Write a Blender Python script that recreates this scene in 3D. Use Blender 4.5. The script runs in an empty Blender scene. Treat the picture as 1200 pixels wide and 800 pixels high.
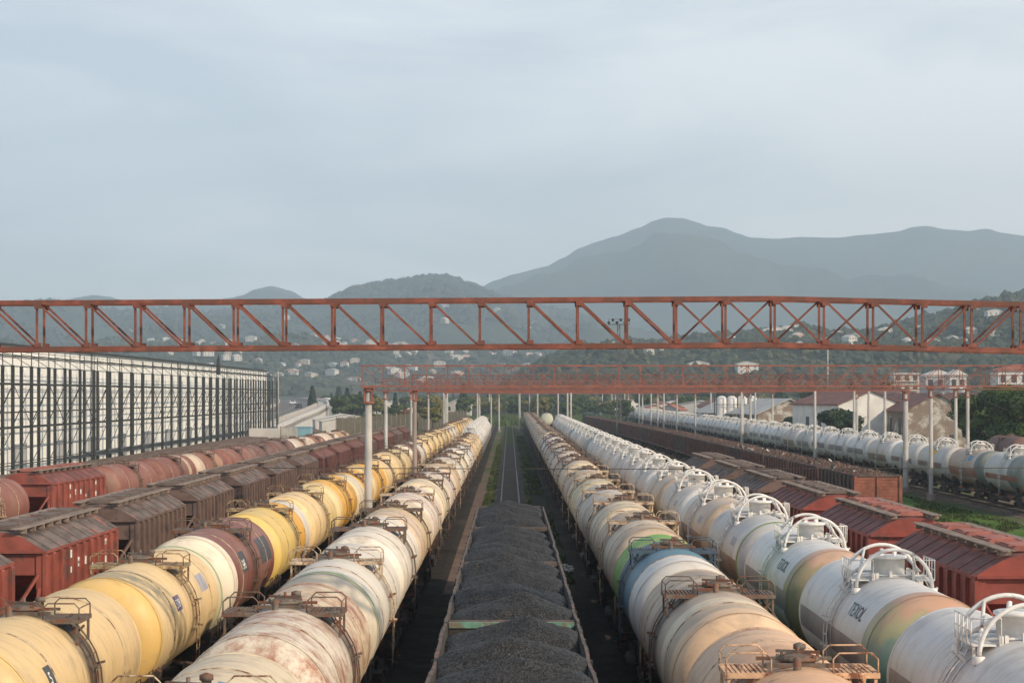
import bpy, bmesh, math, random
from mathutils import Vector, Matrix
from mathutils import noise as mnoise
S = bpy.context.scene
R = math.radians
H = 8.75           # camera height above rail level
F = 2150.0 / 1200  # focal length in frame widths

# ------------------------------------------------------------------ camera
cam_d = bpy.data.cameras.new('camera'); cam = bpy.data.objects.new('camera', cam_d)
S.collection.objects.link(cam); S.camera = cam
cam_d.sensor_width = 36; cam_d.lens = 36 * F
cam_d.shift_x = 0.0025; cam_d.shift_y = 0.0525
cam_d.clip_start = 0.5; cam_d.clip_end = 60000
cam.location = (0, 0, H); cam.rotation_euler = (R(90), 0, 0)

# ------------------------------------------------------------------ light
sun_dir = Vector((0.70, -0.50, 0.52)).normalized()
elev = math.asin(sun_dir.z); azim = math.atan2(sun_dir.x, sun_dir.y)
W = bpy.data.worlds.new('World'); S.world = W; W.use_nodes = True
nt = W.node_tree; nt.nodes.clear()
def N(t, **k):
    n = nt.nodes.new(t)
    for a, b in k.items(): setattr(n, a, b)
    return n
L = nt.links.new
sky = N('ShaderNodeTexSky', sky_type='NISHITA', sun_disc=False, sun_elevation=elev, sun_rotation=azim,
        altitude=50, air_density=1.0, dust_density=2.0, ozone_density=1.5)
tc = N('ShaderNodeTexCoord'); mp = N('ShaderNodeMapping'); mp.inputs['Scale'].default_value = (1.5, 1.5, 5.5)
mp.inputs['Rotation'].default_value = (R(6), R(16), R(20))
n1 = N('ShaderNodeTexNoise'); n1.inputs['Scale'].default_value = 3.0; n1.inputs['Detail'].default_value = 7
n1.inputs['Roughness'].default_value = 0.52; n1.inputs['Distortion'].default_value = 0.5
rm = N('ShaderNodeMapRange'); rm.inputs['From Min'].default_value = 0.40; rm.inputs['From Max'].default_value = 0.66
rm.inputs['To Min'].default_value = 0.56; rm.inputs['To Max'].default_value = 1.0
mx = N('ShaderNodeMix', data_type='RGBA'); mx.inputs['B'].default_value = (8.0, 8.25, 8.6, 1)
sepw = N('ShaderNodeSeparateXYZ'); mrx = N('ShaderNodeMapRange')
mrx.inputs['From Min'].default_value = -0.3; mrx.inputs['From Max'].default_value = 0.3
mrx.inputs['To Min'].default_value = -0.10; mrx.inputs['To Max'].default_value = 0.14
adw = N('ShaderNodeMath', operation='ADD', use_clamp=True)
bg = N('ShaderNodeBackground'); bg.inputs['Strength'].default_value = 0.125
wo = N('ShaderNodeOutputWorld')
L(tc.outputs['Generated'], mp.inputs['Vector']); L(mp.outputs[0], n1.inputs['Vector'])
L(n1.outputs['Fac'], rm.inputs['Value']); L(tc.outputs['Generated'], sepw.inputs[0]); L(sepw.outputs['X'], mrx.inputs['Value'])
L(rm.outputs[0], adw.inputs[0]); L(mrx.outputs[0], adw.inputs[1])
mrz = N('ShaderNodeMapRange'); mrz.inputs['From Min'].default_value = 0.22; mrz.inputs['From Max'].default_value = 0.60
mrz.inputs['To Min'].default_value = 1.0; mrz.inputs['To Max'].default_value = 0.12; L(sepw.outputs['Z'], mrz.inputs['Value'])
mlz = N('ShaderNodeMath', operation='MULTIPLY'); L(adw.outputs[0], mlz.inputs[0]); L(mrz.outputs[0], mlz.inputs[1]); L(mlz.outputs[0], mx.inputs['Factor'])
cx = N('ShaderNodeMapRange'); cx.inputs['From Min'].default_value = -0.1; cx.inputs['From Max'].default_value = 0.35; L(sepw.outputs['X'], cx.inputs['Value'])
cz = N('ShaderNodeMapRange'); cz.inputs['From Min'].default_value = 0.26; cz.inputs['From Max'].default_value = 0.02; L(sepw.outputs['Z'], cz.inputs['Value'])
cm = N('ShaderNodeMath', operation='MULTIPLY', use_clamp=True); L(cx.outputs[0], cm.inputs[0]); L(cz.outputs[0], cm.inputs[1])
cw = N('ShaderNodeMix', data_type='RGBA'); cw.inputs['A'].default_value = (8.6, 9.0, 9.4, 1); cw.inputs['B'].default_value = (10.2, 9.2, 8.5, 1)
cs = N('ShaderNodeMapRange'); cs.inputs['From Min'].default_value = 0.24; cs.inputs['From Max'].default_value = 0.04; cs.inputs['To Min'].default_value = .125; cs.inputs['To Max'].default_value = .212
L(sepw.outputs['Z'], cs.inputs['Value']); L(cs.outputs[0], bg.inputs['Strength'])
L(cm.outputs[0], cw.inputs['Factor']); L(cw.outputs['Result'], mx.inputs['B'])
L(sky.outputs[0], mx.inputs['A']); L(mx.outputs['Result'], bg.inputs['Color']); L(bg.outputs[0], wo.inputs['Surface'])
sun_d = bpy.data.lights.new('sun', 'SUN'); sun_d.energy = 4.6; sun_d.angle = R(1.0); sun_d.color = (1.0, 0.80, 0.57)
sun = bpy.data.objects.new('sun', sun_d); S.collection.objects.link(sun)
sun.rotation_euler = sun_dir.to_track_quat('Z', 'Y').to_euler()
S.view_settings.view_transform = 'Standard'; S.view_settings.look = 'None'
S.view_settings.exposure = 0.05; S.view_settings.gamma = 1; S.view_settings.use_curve_mapping = False
S.render.engine = 'CYCLES'
cy = S.cycles
cy.use_denoising = True; cy.max_bounces = 5; cy.diffuse_bounces = 3; cy.glossy_bounces = 2; cy.volume_bounces = 1
cy.transparent_max_bounces = 6; cy.caustics_reflective = False; cy.caustics_refractive = False

# ------------------------------------------------------------------ helpers
def PX(x, y, Y):                       # a spot of the place from its bearing and distance
    s = F * 1200 / Y
    return Vector(((x - 597) / s, Y, H - (y - 463) / s))
class MB:
    def __init__(s): s.v = []; s.f = []; s.m = []; s.sm = []
    def add(s, vs, fs, mi=0, smooth=False):
        o = len(s.v); s.v += [tuple(p) for p in vs]
        for f in fs: s.f.append(tuple(o + i for i in f)); s.m.append(mi); s.sm.append(smooth)
        return s
    def box(s, c, d, mi=0, rz=0, mat=None):
        x, y, z = d[0] / 2, d[1] / 2, d[2] / 2
        vs = [Vector((a * x, b * y, e * z)) for a in (-1, 1) for b in (-1, 1) for e in (-1, 1)]
        if mat is not None: vs = [mat @ v for v in vs]
        elif rz: M = Matrix.Rotation(rz, 3, 'Z'); vs = [M @ v for v in vs]
        c = Vector(c); vs = [v + c for v in vs]
        return s.add(vs, [(0, 1, 3, 2), (4, 6, 7, 5), (0, 4, 5, 1), (2, 3, 7, 6), (0, 2, 6, 4), (1, 5, 7, 3)], mi)
    def bar(s, p, q, w, h=None, mi=0):
        p, q = Vector(p), Vector(q); d = q - p; l = d.length
        if l < 1e-6: return s
        h = h or w; d.normalize(); up = Vector((0, 0, 1)) if abs(d.z) < .95 else Vector((0, 1, 0))
        a = d.cross(up).normalized(); b = a.cross(d)
        M = Matrix((a, d, b)).transposed()
        return s.box((p + q) / 2, (w, l, h), mi, mat=M)
    def tube(s, pts, r, n=6, mi=0, closed=False, cap=True):
        pts = [Vector(p) for p in pts]; vs = []; k = len(pts); prev = None
        rr = r if isinstance(r, (list, tuple)) else [r] * k
        for i, p in enumerate(pts):
            if closed: d = pts[(i + 1) % k] - pts[i - 1]
            else: d = pts[min(i + 1, k - 1)] - pts[max(i - 1, 0)]
            d.normalize()
            if prev is None:
                up = Vector((0, 0, 1)) if abs(d.z) < .9 else Vector((1, 0, 0)); a = d.cross(up).normalized()
            else:
                a = (prev - d * prev.dot(d)).normalized()
            prev = a; b = d.cross(a)
            vs += [p + (a * math.cos(t) + b * math.sin(t)) * rr[i] for t in [2 * math.pi * j / n for j in range(n)]]
        fs = []
        for i in range(k if closed else k - 1):
            i2 = (i + 1) % k
            fs += [(i * n + j, i * n + (j + 1) % n, i2 * n + (j + 1) % n, i2 * n + j) for j in range(n)]
        s.add(vs, fs, mi, True)
        if cap and not closed:
            s.f.append(tuple(len(s.v) - k * n + j for j in range(n))[::-1]); s.m.append(mi); s.sm.append(False)
            s.f.append(tuple(len(s.v) - n + j for j in range(n))); s.m.append(mi); s.sm.append(False)
        return s
    def lathe(s, prof, c=(0, 0, 0), axis='Z', n=24, mi=0, smooth=True, a0=0, a1=2 * math.pi):
        full = abs(a1 - a0 - 2 * math.pi) < 1e-6; m = n if full else n + 1; vs = []
        for h, r in prof:
            for j in range(m):
                t = a0 + (a1 - a0) * j / n; u, w = r * math.cos(t), r * math.sin(t)
                v = (u, w, h) if axis == 'Z' else ((u, h, w) if axis == 'Y' else (h, u, w))
                vs.append((v[0] + c[0], v[1] + c[1], v[2] + c[2]))
        fs = []
        for i in range(len(prof) - 1):
            for j in range(n):
                k = (j + 1) % m; fs.append((i * m + j, i * m + k, (i + 1) * m + k, (i + 1) * m + j))
        return s.add(vs, fs, mi, smooth)
    def prism(s, poly, y0, y1, mi=0, axis='Y'):   # poly in (x,z)
        n = len(poly); g = (lambda a, b, c: (a, c, b)) if axis == 'Y' else (lambda a, b, c: (c, a, b))
        vs = [g(a, b, y0) for a, b in poly] + [g(a, b, y1) for a, b in poly]
        fs = [(i, (i + 1) % n, n + (i + 1) % n, n + i) for i in range(n)] + [tuple(range(n))[::-1], tuple(range(n, 2 * n))]
        return s.add(vs, fs, mi)
    def build(s, name, mats, parent=None, loc=(0, 0, 0), rz=0, objmat=False):
        me = bpy.data.meshes.new(name); me.from_pydata(s.v, [], s.f)
        if not isinstance(mats, (list, tuple)): mats = [mats]
        for m in mats: me.materials.append(m)
        me.polygons.foreach_set('material_index', s.m); me.polygons.foreach_set('use_smooth', s.sm)
        me.update()
        o = bpy.data.objects.new(name, me); S.collection.objects.link(o); o.parent = parent
        o.location = loc; o.rotation_euler = (0, 0, rz)
        return o
def tag(o, label=None, cat=None, group=None, kind=None):
    if label: o['label'] = label
    if cat: o['category'] = cat
    if group: o['group'] = group
    if kind: o['kind'] = kind
    return o
def empty(name, loc=(0, 0, 0), rz=0):
    o = bpy.data.objects.new(name, None); S.collection.objects.link(o); o.location = loc; o.rotation_euler = (0, 0, rz)
    o.empty_display_size = .3; return o
KIDS = {}
def kids(o):
    if o.name not in KIDS: KIDS[o.name] = list(o.children)
    return KIDS[o.name]
def copy_tree(o, parent=None, skip=(), depth=0):
    c = o.copy(); S.collection.objects.link(c); c.parent = parent
    for ch in kids(o):
        if ch.name.split('.')[0] in skip: continue
        copy_tree(ch, c, skip, depth + 1)
    return c
def words(n):
    return ['first','second','third','fourth','fifth','sixth','seventh','eighth','ninth','tenth','eleventh','twelfth',
     'thirteenth','fourteenth','fifteenth','sixteenth','seventeenth','eighteenth','nineteenth','twentieth'][n] if n < 20 else \
     ({2:'twenty',3:'thirty',4:'forty',5:'fifty',6:'sixty',7:'seventy',8:'eighty'}[(n + 1) // 10] + ('-' + ['','first','second','third','fourth','fifth','sixth','seventh','eighth','ninth'][(n + 1) % 10] if (n + 1) % 10 else '')
      if (n + 1) % 10 else {2:'twentieth',3:'thirtieth',4:'fortieth',5:'fiftieth',6:'sixtieth',7:'seventieth',8:'eightieth'}[(n + 1) // 10])

# ------------------------------------------------------------------ materials
class MT:
    def __init__(s, name):
        s.m = bpy.data.materials.new(name); s.m.use_nodes = True; s.t = s.m.node_tree
        s.b = s.t.nodes['Principled BSDF']; s.tc = None
    def n(s, t, **k):
        x = s.t.nodes.new(t)
        for a, b in k.items(): setattr(x, a, b)
        return x
    def l(s, a, b): s.t.links.new(a, b)
    def coord(s):
        if s.tc: return s.tc
        c = s.n('ShaderNodeTexCoord'); oi = s.n('ShaderNodeObjectInfo')
        mu = s.n('ShaderNodeMath', operation='MULTIPLY'); mu.inputs[1].default_value = 57.0; s.l(oi.outputs['Random'], mu.inputs[0])
        ad = s.n('ShaderNodeVectorMath', operation='ADD'); s.l(c.outputs['Object'], ad.inputs[0]); s.l(mu.outputs[0], ad.inputs[1])
        s.raw = c.outputs['Object']; s.oi = oi; s.tc = ad.outputs[0]; return s.tc
    def noise(s, scale, detail=4, rough=.55, vs=(1, 1, 1), raw=False, dist=0):
        v = s.coord()
        if raw: v = s.raw
        m = s.n('ShaderNodeMapping'); m.inputs['Scale'].default_value = vs; s.l(v, m.inputs[0])
        x = s.n('ShaderNodeTexNoise'); x.inputs['Scale'].default_value = scale; x.inputs['Detail'].default_value = detail
        x.inputs['Roughness'].default_value = rough; x.inputs['Distortion'].default_value = dist
        s.l(m.outputs[0], x.inputs['Vector']); return x.outputs['Fac']
    def rng(s, v, a, b, c=0., d=1., smooth=True):
        x = s.n('ShaderNodeMapRange'); x.interpolation_type = 'SMOOTHSTEP' if smooth else 'LINEAR'
        for i, k in zip(('From Min', 'From Max', 'To Min', 'To Max'), (a, b, c, d)): x.inputs[i].default_value = k
        s.l(v, x.inputs['Value']); return x.outputs[0]
    def math(s, op, a, b=None, c=None):
        x = s.n('ShaderNodeMath', operation=op)
        for i, k in enumerate((a, b, c)):
            if k is None: continue
            if isinstance(k, (int, float)): x.inputs[i].default_value = k
            else: s.l(k, x.inputs[i])
        return x.outputs[0]
    def mix(s, f, a, b, mode='MIX'):
        x = s.n('ShaderNodeMix', data_type='RGBA', blend_type=mode)
        for i, k in (('Factor', f), ('A', a), ('B', b)):
            if isinstance(k, (int, float)): x.inputs[i].default_value = k
            elif isinstance(k, tuple): x.inputs[i].default_value = (*k[:3], 1)
            else: s.l(k, x.inputs[i])
        return x.outputs['Result']
    def out(s, col, rough=.6, bump=None, bs=.3, bd=.02, metal=0, spec=.5):
        if isinstance(col, tuple): s.b.inputs['Base Color'].default_value = (*col[:3], 1)
        else: s.l(col, s.b.inputs['Base Color'])
        if isinstance(rough, (int, float)): s.b.inputs['Roughness'].default_value = rough
        else: s.l(rough, s.b.inputs['Roughness'])
        s.b.inputs['Metallic'].default_value = metal; s.b.inputs['Specular IOR Level'].default_value = spec
        if bump is not None:
            x = s.n('ShaderNodeBump'); x.inputs['Strength'].default_value = bs; x.inputs['Distance'].default_value = bd
            s.l(bump, x.inputs['Height']); s.l(x.outputs[0], s.b.inputs['Normal'])
        return s.m
def simple(name, col, rough=.65, var=.25, scale=3., rust=0., vs=(1, 1, 1), metal=0, rcol=(.16, .06, .03), bs=.25):
    t = MT(name); n = t.noise(scale, 6, .6, vs)
    c = t.mix(t.rng(n, .3, .7), tuple(k * (1 - var) for k in col), tuple(min(1, k * (1 + var)) for k in col))
    if rust: c = t.mix(t.rng(t.noise(scale * .8, 8, .7), .62 - rust * .3, .70 - rust * .2), c, rcol)
    return t.out(c, rough, n, bs, .02, metal)
def tank_mat(name, bands, rust=.3, soot=.5, dirt=.5, gloss=.5, streak_col=(.17, .12, .08), rustcol=(.27, .105, .05), long_stripe=None, half=5.35, fade=.28, cap=None):
    """bands: [(start fraction along the vessel from its near end, colour)]"""
    t = MT(name); t.coord()
    sp = t.n('ShaderNodeSeparateXYZ'); t.l(t.raw, sp.inputs[0])
    x, y, z = sp.outputs
    yf = t.math('MULTIPLY_ADD', y, 1 / (2 * half), .5)
    r = t.n('ShaderNodeValToRGB'); r.color_ramp.interpolation = 'CONSTANT'; e = r.color_ramp.elements
    e[0].position = 0; e[0].color = (*bands[0][1], 1)
    if len(bands) > 1:
        e[1].position = bands[1][0]; e[1].color = (*bands[1][1], 1)
        for p, c in bands[2:]: k = e.new(p); k.color = (*c, 1)
    else: e.remove(e[1])
    t.l(yf, r.inputs[0]); col = r.outputs[0]
    if cap:           # weathered end cap, its paint worn differently from bottom to top
        f_, c0, c1, c2 = cap; zn = t.math('ADD', z, t.math('MULTIPLY', t.noise(2.2, 6, .6), 1.4))
        cc = t.mix(t.rng(zn, 3.6, 4.2), c0, c1); cc = t.mix(t.rng(zn, 4.3, 4.7), cc, c2)
        col = t.mix(t.math('LESS_THAN', yf, f_), col, cc)
    if long_stripe:   # a painted band along the side between two heights
        z0, z1, sc = long_stripe
        a = t.math('MULTIPLY', t.math('GREATER_THAN', z, z0), t.math('LESS_THAN', z, z1))
        a = t.math('MULTIPLY', a, t.math('LESS_THAN', t.math('ABSOLUTE', y), half - .75))
        col = t.mix(a, col, sc)
    # faded patches plate by plate
    big = t.noise(.55, 3, .5)
    col = t.mix(t.rng(big, .35, .68), col, t.mix(fade, col, (.60, .52, .42)))
    val = t.math('MULTIPLY_ADD', t.oi.outputs['Random'], .22, .86)
    col = t.mix(1., col, t.mix(val, (0, 0, 0), (1, 1, 1)), 'MULTIPLY')
    # grime runs, down the shell
    st = t.noise(1.3, 9, .7, (.7, 3.2, .7), dist=.3)
    up = t.rng(z, 1.2, 4.4, .45, 1.)
    col = t.mix(t.math('MULTIPLY', t.math('MULTIPLY', t.rng(st, .48, .74), up), dirt), col, streak_col)
    st2 = t.noise(1.0, 10, .75, (1, 1.3, 1), dist=.5)
    col = t.mix(t.math('MULTIPLY', t.rng(st2, .48, .68), .85 * dirt), col, t.mix(.5, streak_col, (.36, .30, .24)))
    # rust
    rn = t.noise(1.0, 12, .78, (1, 1.2, 1)); rm_ = t.rng(rn, .70 - .20 * rust, .80 - .13 * rust)
    fl = t.noise(11, 6, .7); fm_ = t.rng(fl, .68 - .06 * rust, .72 - .05 * rust)
    rm_ = t.math('MAXIMUM', rm_, t.math('MULTIPLY', fm_, .5))
    col = t.mix(t.math('MULTIPLY', rm_, min(1, .35 + rust * .6)), col, rustcol)
    # spills around the loading hatch
    sn = t.noise(2.6, 6, .65, (.5, 2.2, .5)); ay = t.math('ABSOLUTE', y)
    d = t.math('ADD', ay, t.math('MULTIPLY', sn, 2.2))
    col = t.mix(t.math('MULTIPLY', t.rng(d, 2.15, 1.0), soot), col, (.055, .045, .038))
    dr = t.noise(4.2, 6, .6, (.22, 1.0, .22)); dm = t.math('MULTIPLY', t.rng(dr, .57, .60), t.rng(t.math('ADD', ay, t.noise(1.3, 3)), 2.6, 1.1))
    col = t.mix(t.math('MULTIPLY', dm, min(1, soot * .4)), col, (.075, .055, .042))
    # weld seams
    fr = t.math('ABSOLUTE', t.math('SUBTRACT', t.math('FRACT', t.math('MULTIPLY_ADD', y, .43, .77)), .5))
    seam = t.rng(fr, .0065, .003)
    col = t.mix(t.math('MULTIPLY', seam, .45), col, (.09, .065, .05))
    bm = t.math('ADD', t.math('MULTIPLY', seam, .5), t.noise(1.2, 3, .5))
    ro = t.math('MULTIPLY_ADD', t.noise(3, 5), .3, gloss - .1)
    return t.out(col, ro, bm, .22, .03)

CREAM = (.72, .60, .42); PEACH = (.66, .50, .36); WHITE = (.72, .70, .66); YEL = (.78, .56, .16); PALE = (.74, .54, .27)
GOLD = (.80, .42, .035); TAN = (.52, .40, .29); BROWN = (.19, .06, .042); GREEN = (.20, .34, .09); BLUE = (.10, .20, .27)
NAVY = (.045, .085, .13); GREY = (.46, .45, .44); TEAL = (.13, .27, .24); ORNG = (.55, .30, .17)
M = {}
M['l_a'] = tank_mat('cream_paint', [(0, CREAM)], .65, .6, .8)
M['l_b'] = tank_mat('stained_cream_paint', [(0, (.74, .68, .56)), (.5, CREAM)], 1.35, .8, .8, rustcol=(.30, .12, .07))
M['l_c'] = tank_mat('green_ringed_cream_paint', [(0, (.66, .60, .48)), (.07, GREEN), (.10, (.74, .70, .62))], .55, .35, .35)
M['l_d'] = tank_mat('white_paint', [(0, (.74, .69, .60))], .45, .5, .7)
M['l_e'] = tank_mat('peach_paint', [(0, PEACH), (.3, (.68, .50, .26)), (.55, CREAM)], .4, .35, .5)
M['l_f'] = tank_mat('pinkish_paint', [(0, (.66, .56, .48))], .4, .4, .5)
M['l_g'] = tank_mat('blue_ringed_paint', [(0, WHITE), (.12, BLUE), (.2, WHITE), (.8, BLUE), (.86, WHITE)], .3, .4, .5)
M['y_a'] = tank_mat('pale_yellow_paint', [(0, (.72, .52, .22)), (.06, PALE)], .35, 1.0, .42, fade=.12)
M['y_b'] = tank_mat('pale_yellow_green_ring_paint', [(0, (.68, .46, .16)), (.075, PALE), (.88, (.74, .66, .46)), (.93, GREEN), (.945, WHITE)], .4, .5, .38, fade=.12)
M['y_brown'] = tank_mat('maroon_paint', [(0, (.74, .66, .52)), (.12, BROWN)], .3, .7, .5, fade=.12)
M['y_c'] = tank_mat('yellow_paint', [(0, YEL), (.6, GOLD), (.8, (.72, .68, .60))], .4, .5, .4, fade=.12)
M['y_d'] = tank_mat('golden_paint', [(0, (.70, .56, .30)), (.12, GOLD)], .4, .4, .4, fade=.12)
M['y_e'] = tank_mat('golden_cream_paint', [(0, (.68, .60, .44)), (.35, GOLD)], .4, .4, .4, fade=.12)
M['y_f'] = tank_mat('straw_paint', [(0, PALE), (.5, (.68, .52, .22))], .5, .4, .5, fade=.12)
M['y_g'] = tank_mat('ochre_paint', [(0, (.62, .46, .22))], .6, .4, .5)
M['r_a'] = tank_mat('rusty_peach_paint', [(0, (.72, .42, .23)), (.45, (.70, .40, .22)), (.72, (.70, .46, .29))], .85, .45, .4, fade=.12)
M['r_b'] = tank_mat('sooty_tan_paint', [(0, (.70, .48, .30)), (.13, (.50, .38, .26)), (.22, (.72, .60, .42)), (.33, (.45, .35, .26)), (.5, (.30, .23, .17)), (.66, TAN)], .55, .8, .6)
M['r_c'] = tank_mat('blue_green_paint', [(0, (.62, .60, .56)), (.06, WHITE), (.23, (.07, .21, .30)), (.42, (.06, .15, .22)), (.6, (.03, .08, .13)), (.70, (.17, .40, .05)), (.965, (.80, .78, .72))], .25, .45, .3, fade=.08)
M['r_d'] = tank_mat('tan_banded_paint', [(0, TAN), (.25, (.60, .50, .38)), (.6, (.50, .38, .27))], .5, .4, .6)
M['r_e'] = tank_mat('cream_banded_paint', [(0, CREAM), (.4, TAN), (.7, (.60, .50, .40))], .5, .4, .6)
M['r_f'] = tank_mat('yellow_headed_paint', [(0, (.62, .54, .34)), (.55, (.58, .50, .32)), (.93, (.76, .72, .64))], .45, .4, .5)
M['r_g'] = tank_mat('greyish_paint', [(0, (.50, .47, .43))], .4, .3, .6)
M['r_h'] = tank_mat('blue_violet_paint', [(0, WHITE), (.2, (.20, .22, .30)), (.6, (.30, .30, .36)), (.8, WHITE)], .4, .4, .5)
SG = (.20, .18, .21)
M['g_a'] = tank_mat('gas_white_paint', [(0, (.56, .57, .57)), (.12, (.72, .72, .71))], .3, .3, .4, .4, long_stripe=(2.35, 2.95, SG))
M['g_b'] = tank_mat('gas_white_teal_cap_paint', [(0, (.72, .72, .71))], .35, .3, .4, .4, long_stripe=(2.35, 2.95, SG), cap=(.115, (.09, .24, .23), (.33, .34, .16), (.50, .27, .17)))
M['g_c'] = tank_mat('gas_white_rust_cap_paint', [(0, (.71, .71, .70))], .4, .3, .45, .4, long_stripe=(2.35, 2.95, SG), cap=(.125, (.20, .20, .10), (.34, .28, .14), (.52, .30, .20)))
M['g_d'] = tank_mat('gas_green_ring_paint', [(0, (.50, .52, .54)), (.045, (.24, .38, .10)), (.06, (.74, .73, .70)), (.15, (.60, .60, .60))], .3, .2, .45, .5, long_stripe=(1.9, 2.8, (.23, .14, .11)))
M['g_e'] = tank_mat('gas_tan_paint', [(0, TAN), (.12, (.58, .47, .38)), (.8, (.72, .70, .66))], .55, .2, .5, .5, long_stripe=(1.9, 2.8, (.24, .13, .09)))
M['g_f'] = tank_mat('gas_pinkish_paint', [(0, WHITE), (.10, (.62, .55, .49))], .35, .2, .5, .5, long_stripe=(2.0, 2.7, (.24, .15, .12)))
M['g_g'] = tank_mat('gas_grey_paint', [(0, (.78, .76, .72)), (.09, (.60, .58, .55))], .3, .2, .5, .5, long_stripe=(2.2, 2.8, (.28, .24, .24)))
M['g_h'] = tank_mat('gas_teal_paint', [(0, WHITE), (.1, (.24, .33, .33))], .3, .2, .5)
M['g_i'] = tank_mat('gas_yellow_mark_paint', [(0, (.64, .62, .58)), (.55, (.64, .62, .58)), (.95, WHITE)], .25, .2, .4, long_stripe=(2.3, 2.75, (.24, .16, .16)))
M['g_j'] = tank_mat('gas_brown_paint', [(0, (.12, .17, .16)), (.14, (.58, .46, .38)), (.24, (.46, .34, .26))], .5, .2, .5, long_stripe=(2.0, 2.7, (.30, .10, .06)))
M['g_k'] = tank_mat('gas_dark_cap_paint', [(0, (.13, .18, .17)), (.3, (.13, .18, .17)), (.32, (.56, .55, .52))], .25, .2, .4, long_stripe=(2.2, 2.6, (.30, .10, .06)))
M['b_a'] = tank_mat('red_brown_paint', [(0, (.22, .075, .055))], .6, .3, .5, .6, fade=.1)
M['b_b'] = tank_mat('red_brown_white_end_paint', [(0, (.21, .07, .05)), (.72, (.56, .42, .30)), (.8, (.24, .08, .05)), (.94, (.66, .52, .38))], .7, .3, .5, .6, fade=.1)
M['b_c'] = tank_mat('rust_and_white_paint', [(0, (.64, .52, .40)), (.14, (.26, .10, .06)), (.5, (.42, .22, .13)), (.8, (.22, .07, .05))], .9, .3, .5, .6, fade=.1)
M['b_d'] = tank_mat('dull_maroon_paint', [(0, (.15, .06, .05))], .5, .3, .5, .6, fade=.1)
M['b_e'] = tank_mat('pink_cream_paint', [(0, (.60, .50, .42)), (.3, (.52, .34, .24)), (.7, (.62, .56, .48))], .6, .3, .4, .6)
M['b_f'] = tank_mat('orange_rust_paint', [(0, (.54, .34, .20))], .8, .3, .4, .6, fade=.1)
M['under'] = simple('grimy_underframe', (.030, .025, .022), .85, .3, 4, .3)
M['wheel'] = simple('wheel_steel', (.10, .075, .055), .6, .3, 5, .4)
M['fit_rust'] = simple('rusty_cream_fittings', (.50, .40, .28), .7, .3, 5, .5)
M['fit_dark'] = simple('sooty_fittings', (.12, .10, .08), .75, .4, 5, .5)
M['fit_white'] = simple('white_fittings', (.68, .67, .64), .5, .12, 3, .12)
M['fit_yel'] = simple('yellowed_fittings', (.34, .27, .15), .7, .4, 5, .6)
M['rail'] = simple('rail_steel', (.12, .095, .08), .5, .25, 2, .3, metal=.6)
M['sleeper'] = simple('old_sleeper', (.085, .075, .065), .9, .35, 2)
M['orange'] = simple('rusty_orange_steel', (.195, .062, .042), .75, .35, 2.4, .55, rcol=(.13, .055, .04))
M['red_or'] = simple('faded_red_oxide_steel', (.26, .09, .06), .7, .25, 1.5, .3, rcol=(.20, .07, .05))
M['conc'] = simple('concrete_post', (.37, .355, .33), .85, .18, 1.6, vs=(1, 1, .4))
M['conc_b'] = simple('brownish_post', (.25, .20, .17), .85, .2, 1.6, vs=(1, 1, .4))
M['h_red'] = simple('hopper_red', (.25, .065, .045), .7, .25, 1.2, .3, rcol=(.13, .06, .05))
M['h_maroon'] = simple('hopper_maroon', (.24, .050, .036), .7, .22, 1.2, .3, rcol=(.10, .05, .045))
M['h_dark'] = simple('hopper_dark_brown', (.125, .08, .066), .75, .25, 1.2, .3, rcol=(.07, .05, .045))
M['h_roofgrey'] = simple('dirty_hopper_roof', (.12, .095, .085), .8, .45, 1.4, .25, vs=(1.5, .5, 1), rcol=(.30, .13, .10))
M['h_roofred'] = simple('maroon_hopper_roof', (.16, .058, .05), .75, .3, 1.4, .25, vs=(1.5, .5, 1), rcol=(.12, .07, .06))
M['h_hatch'] = simple('faded_pink_hatch', (.30, .11, .085), .7, .25, 2, .2)
M['h_hatchdark'] = simple('dark_hatch', (.13, .10, .085), .8, .3, 2, .2)
M['plank'] = simple('weathered_walkway', (.22, .17, .14), .85, .35, 2, vs=(3, .4, 1))
M['gon'] = simple('gondola_brown', (.16, .075, .055), .8, .3, 1.3, .3, rcol=(.07, .045, .04))
M['gon_end'] = simple('gondola_end_red', (.27, .095, .06), .75, .25, 1.5, .35)
M['gon_rim'] = simple('dirty_gondola_rim', (.085, .07, .06), .85, .35, 2.5, .3, rcol=(.17, .09, .075))
M['gon_green'] = simple('chipped_green_paint', (.12, .26, .19), .8, .3, 3, .4, rcol=(.15, .13, .09))
M['gon_in'] = simple('coal_blackened_steel', (.04, .034, .03), .9, .3, 3)
M['dkbeam'] = simple('dark_steel_frame', (.025, .028, .028), .6, .25, 1.2)
M['wire'] = simple('wire', (.05, .045, .04), .6, .1, 1)
M['pylon'] = simple('mast_dark_grey', (.10, .105, .11), .6, .2, 1)
M['brownroof'] = simple('brown_sheet_roof', (.17, .075, .06), .8, .25, .35, .2, vs=(1, 1, 1), rcol=(.12, .07, .06))
M['whitewall'] = simple('whitewashed_wall', (.66, .65, .62), .85, .12, .5)
M['oldwall'] = simple('weathered_plaster', (.46, .44, .40), .9, .35, .6, .8, rcol=(.22, .17, .13))
M['dark'] = simple('dark_opening', (.03, .032, .035), .5, .2, 1)
M['greyroof'] = simple('grey_sheet_roof', (.42, .42, .41), .7, .18, .3)
M['redroof'] = simple('red_tile_roof', (.34, .12, .08), .8, .25, .3)
M['paleroof'] = simple('pale_roof', (.62, .60, .57), .7, .1, .3)
M['wall_a'] = simple('white_house_wall', (.58, .565, .53), .8, .1, .3)
M['wall_b'] = simple('pink_house_wall', (.60, .42, .36), .85, .12, .3)
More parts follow.
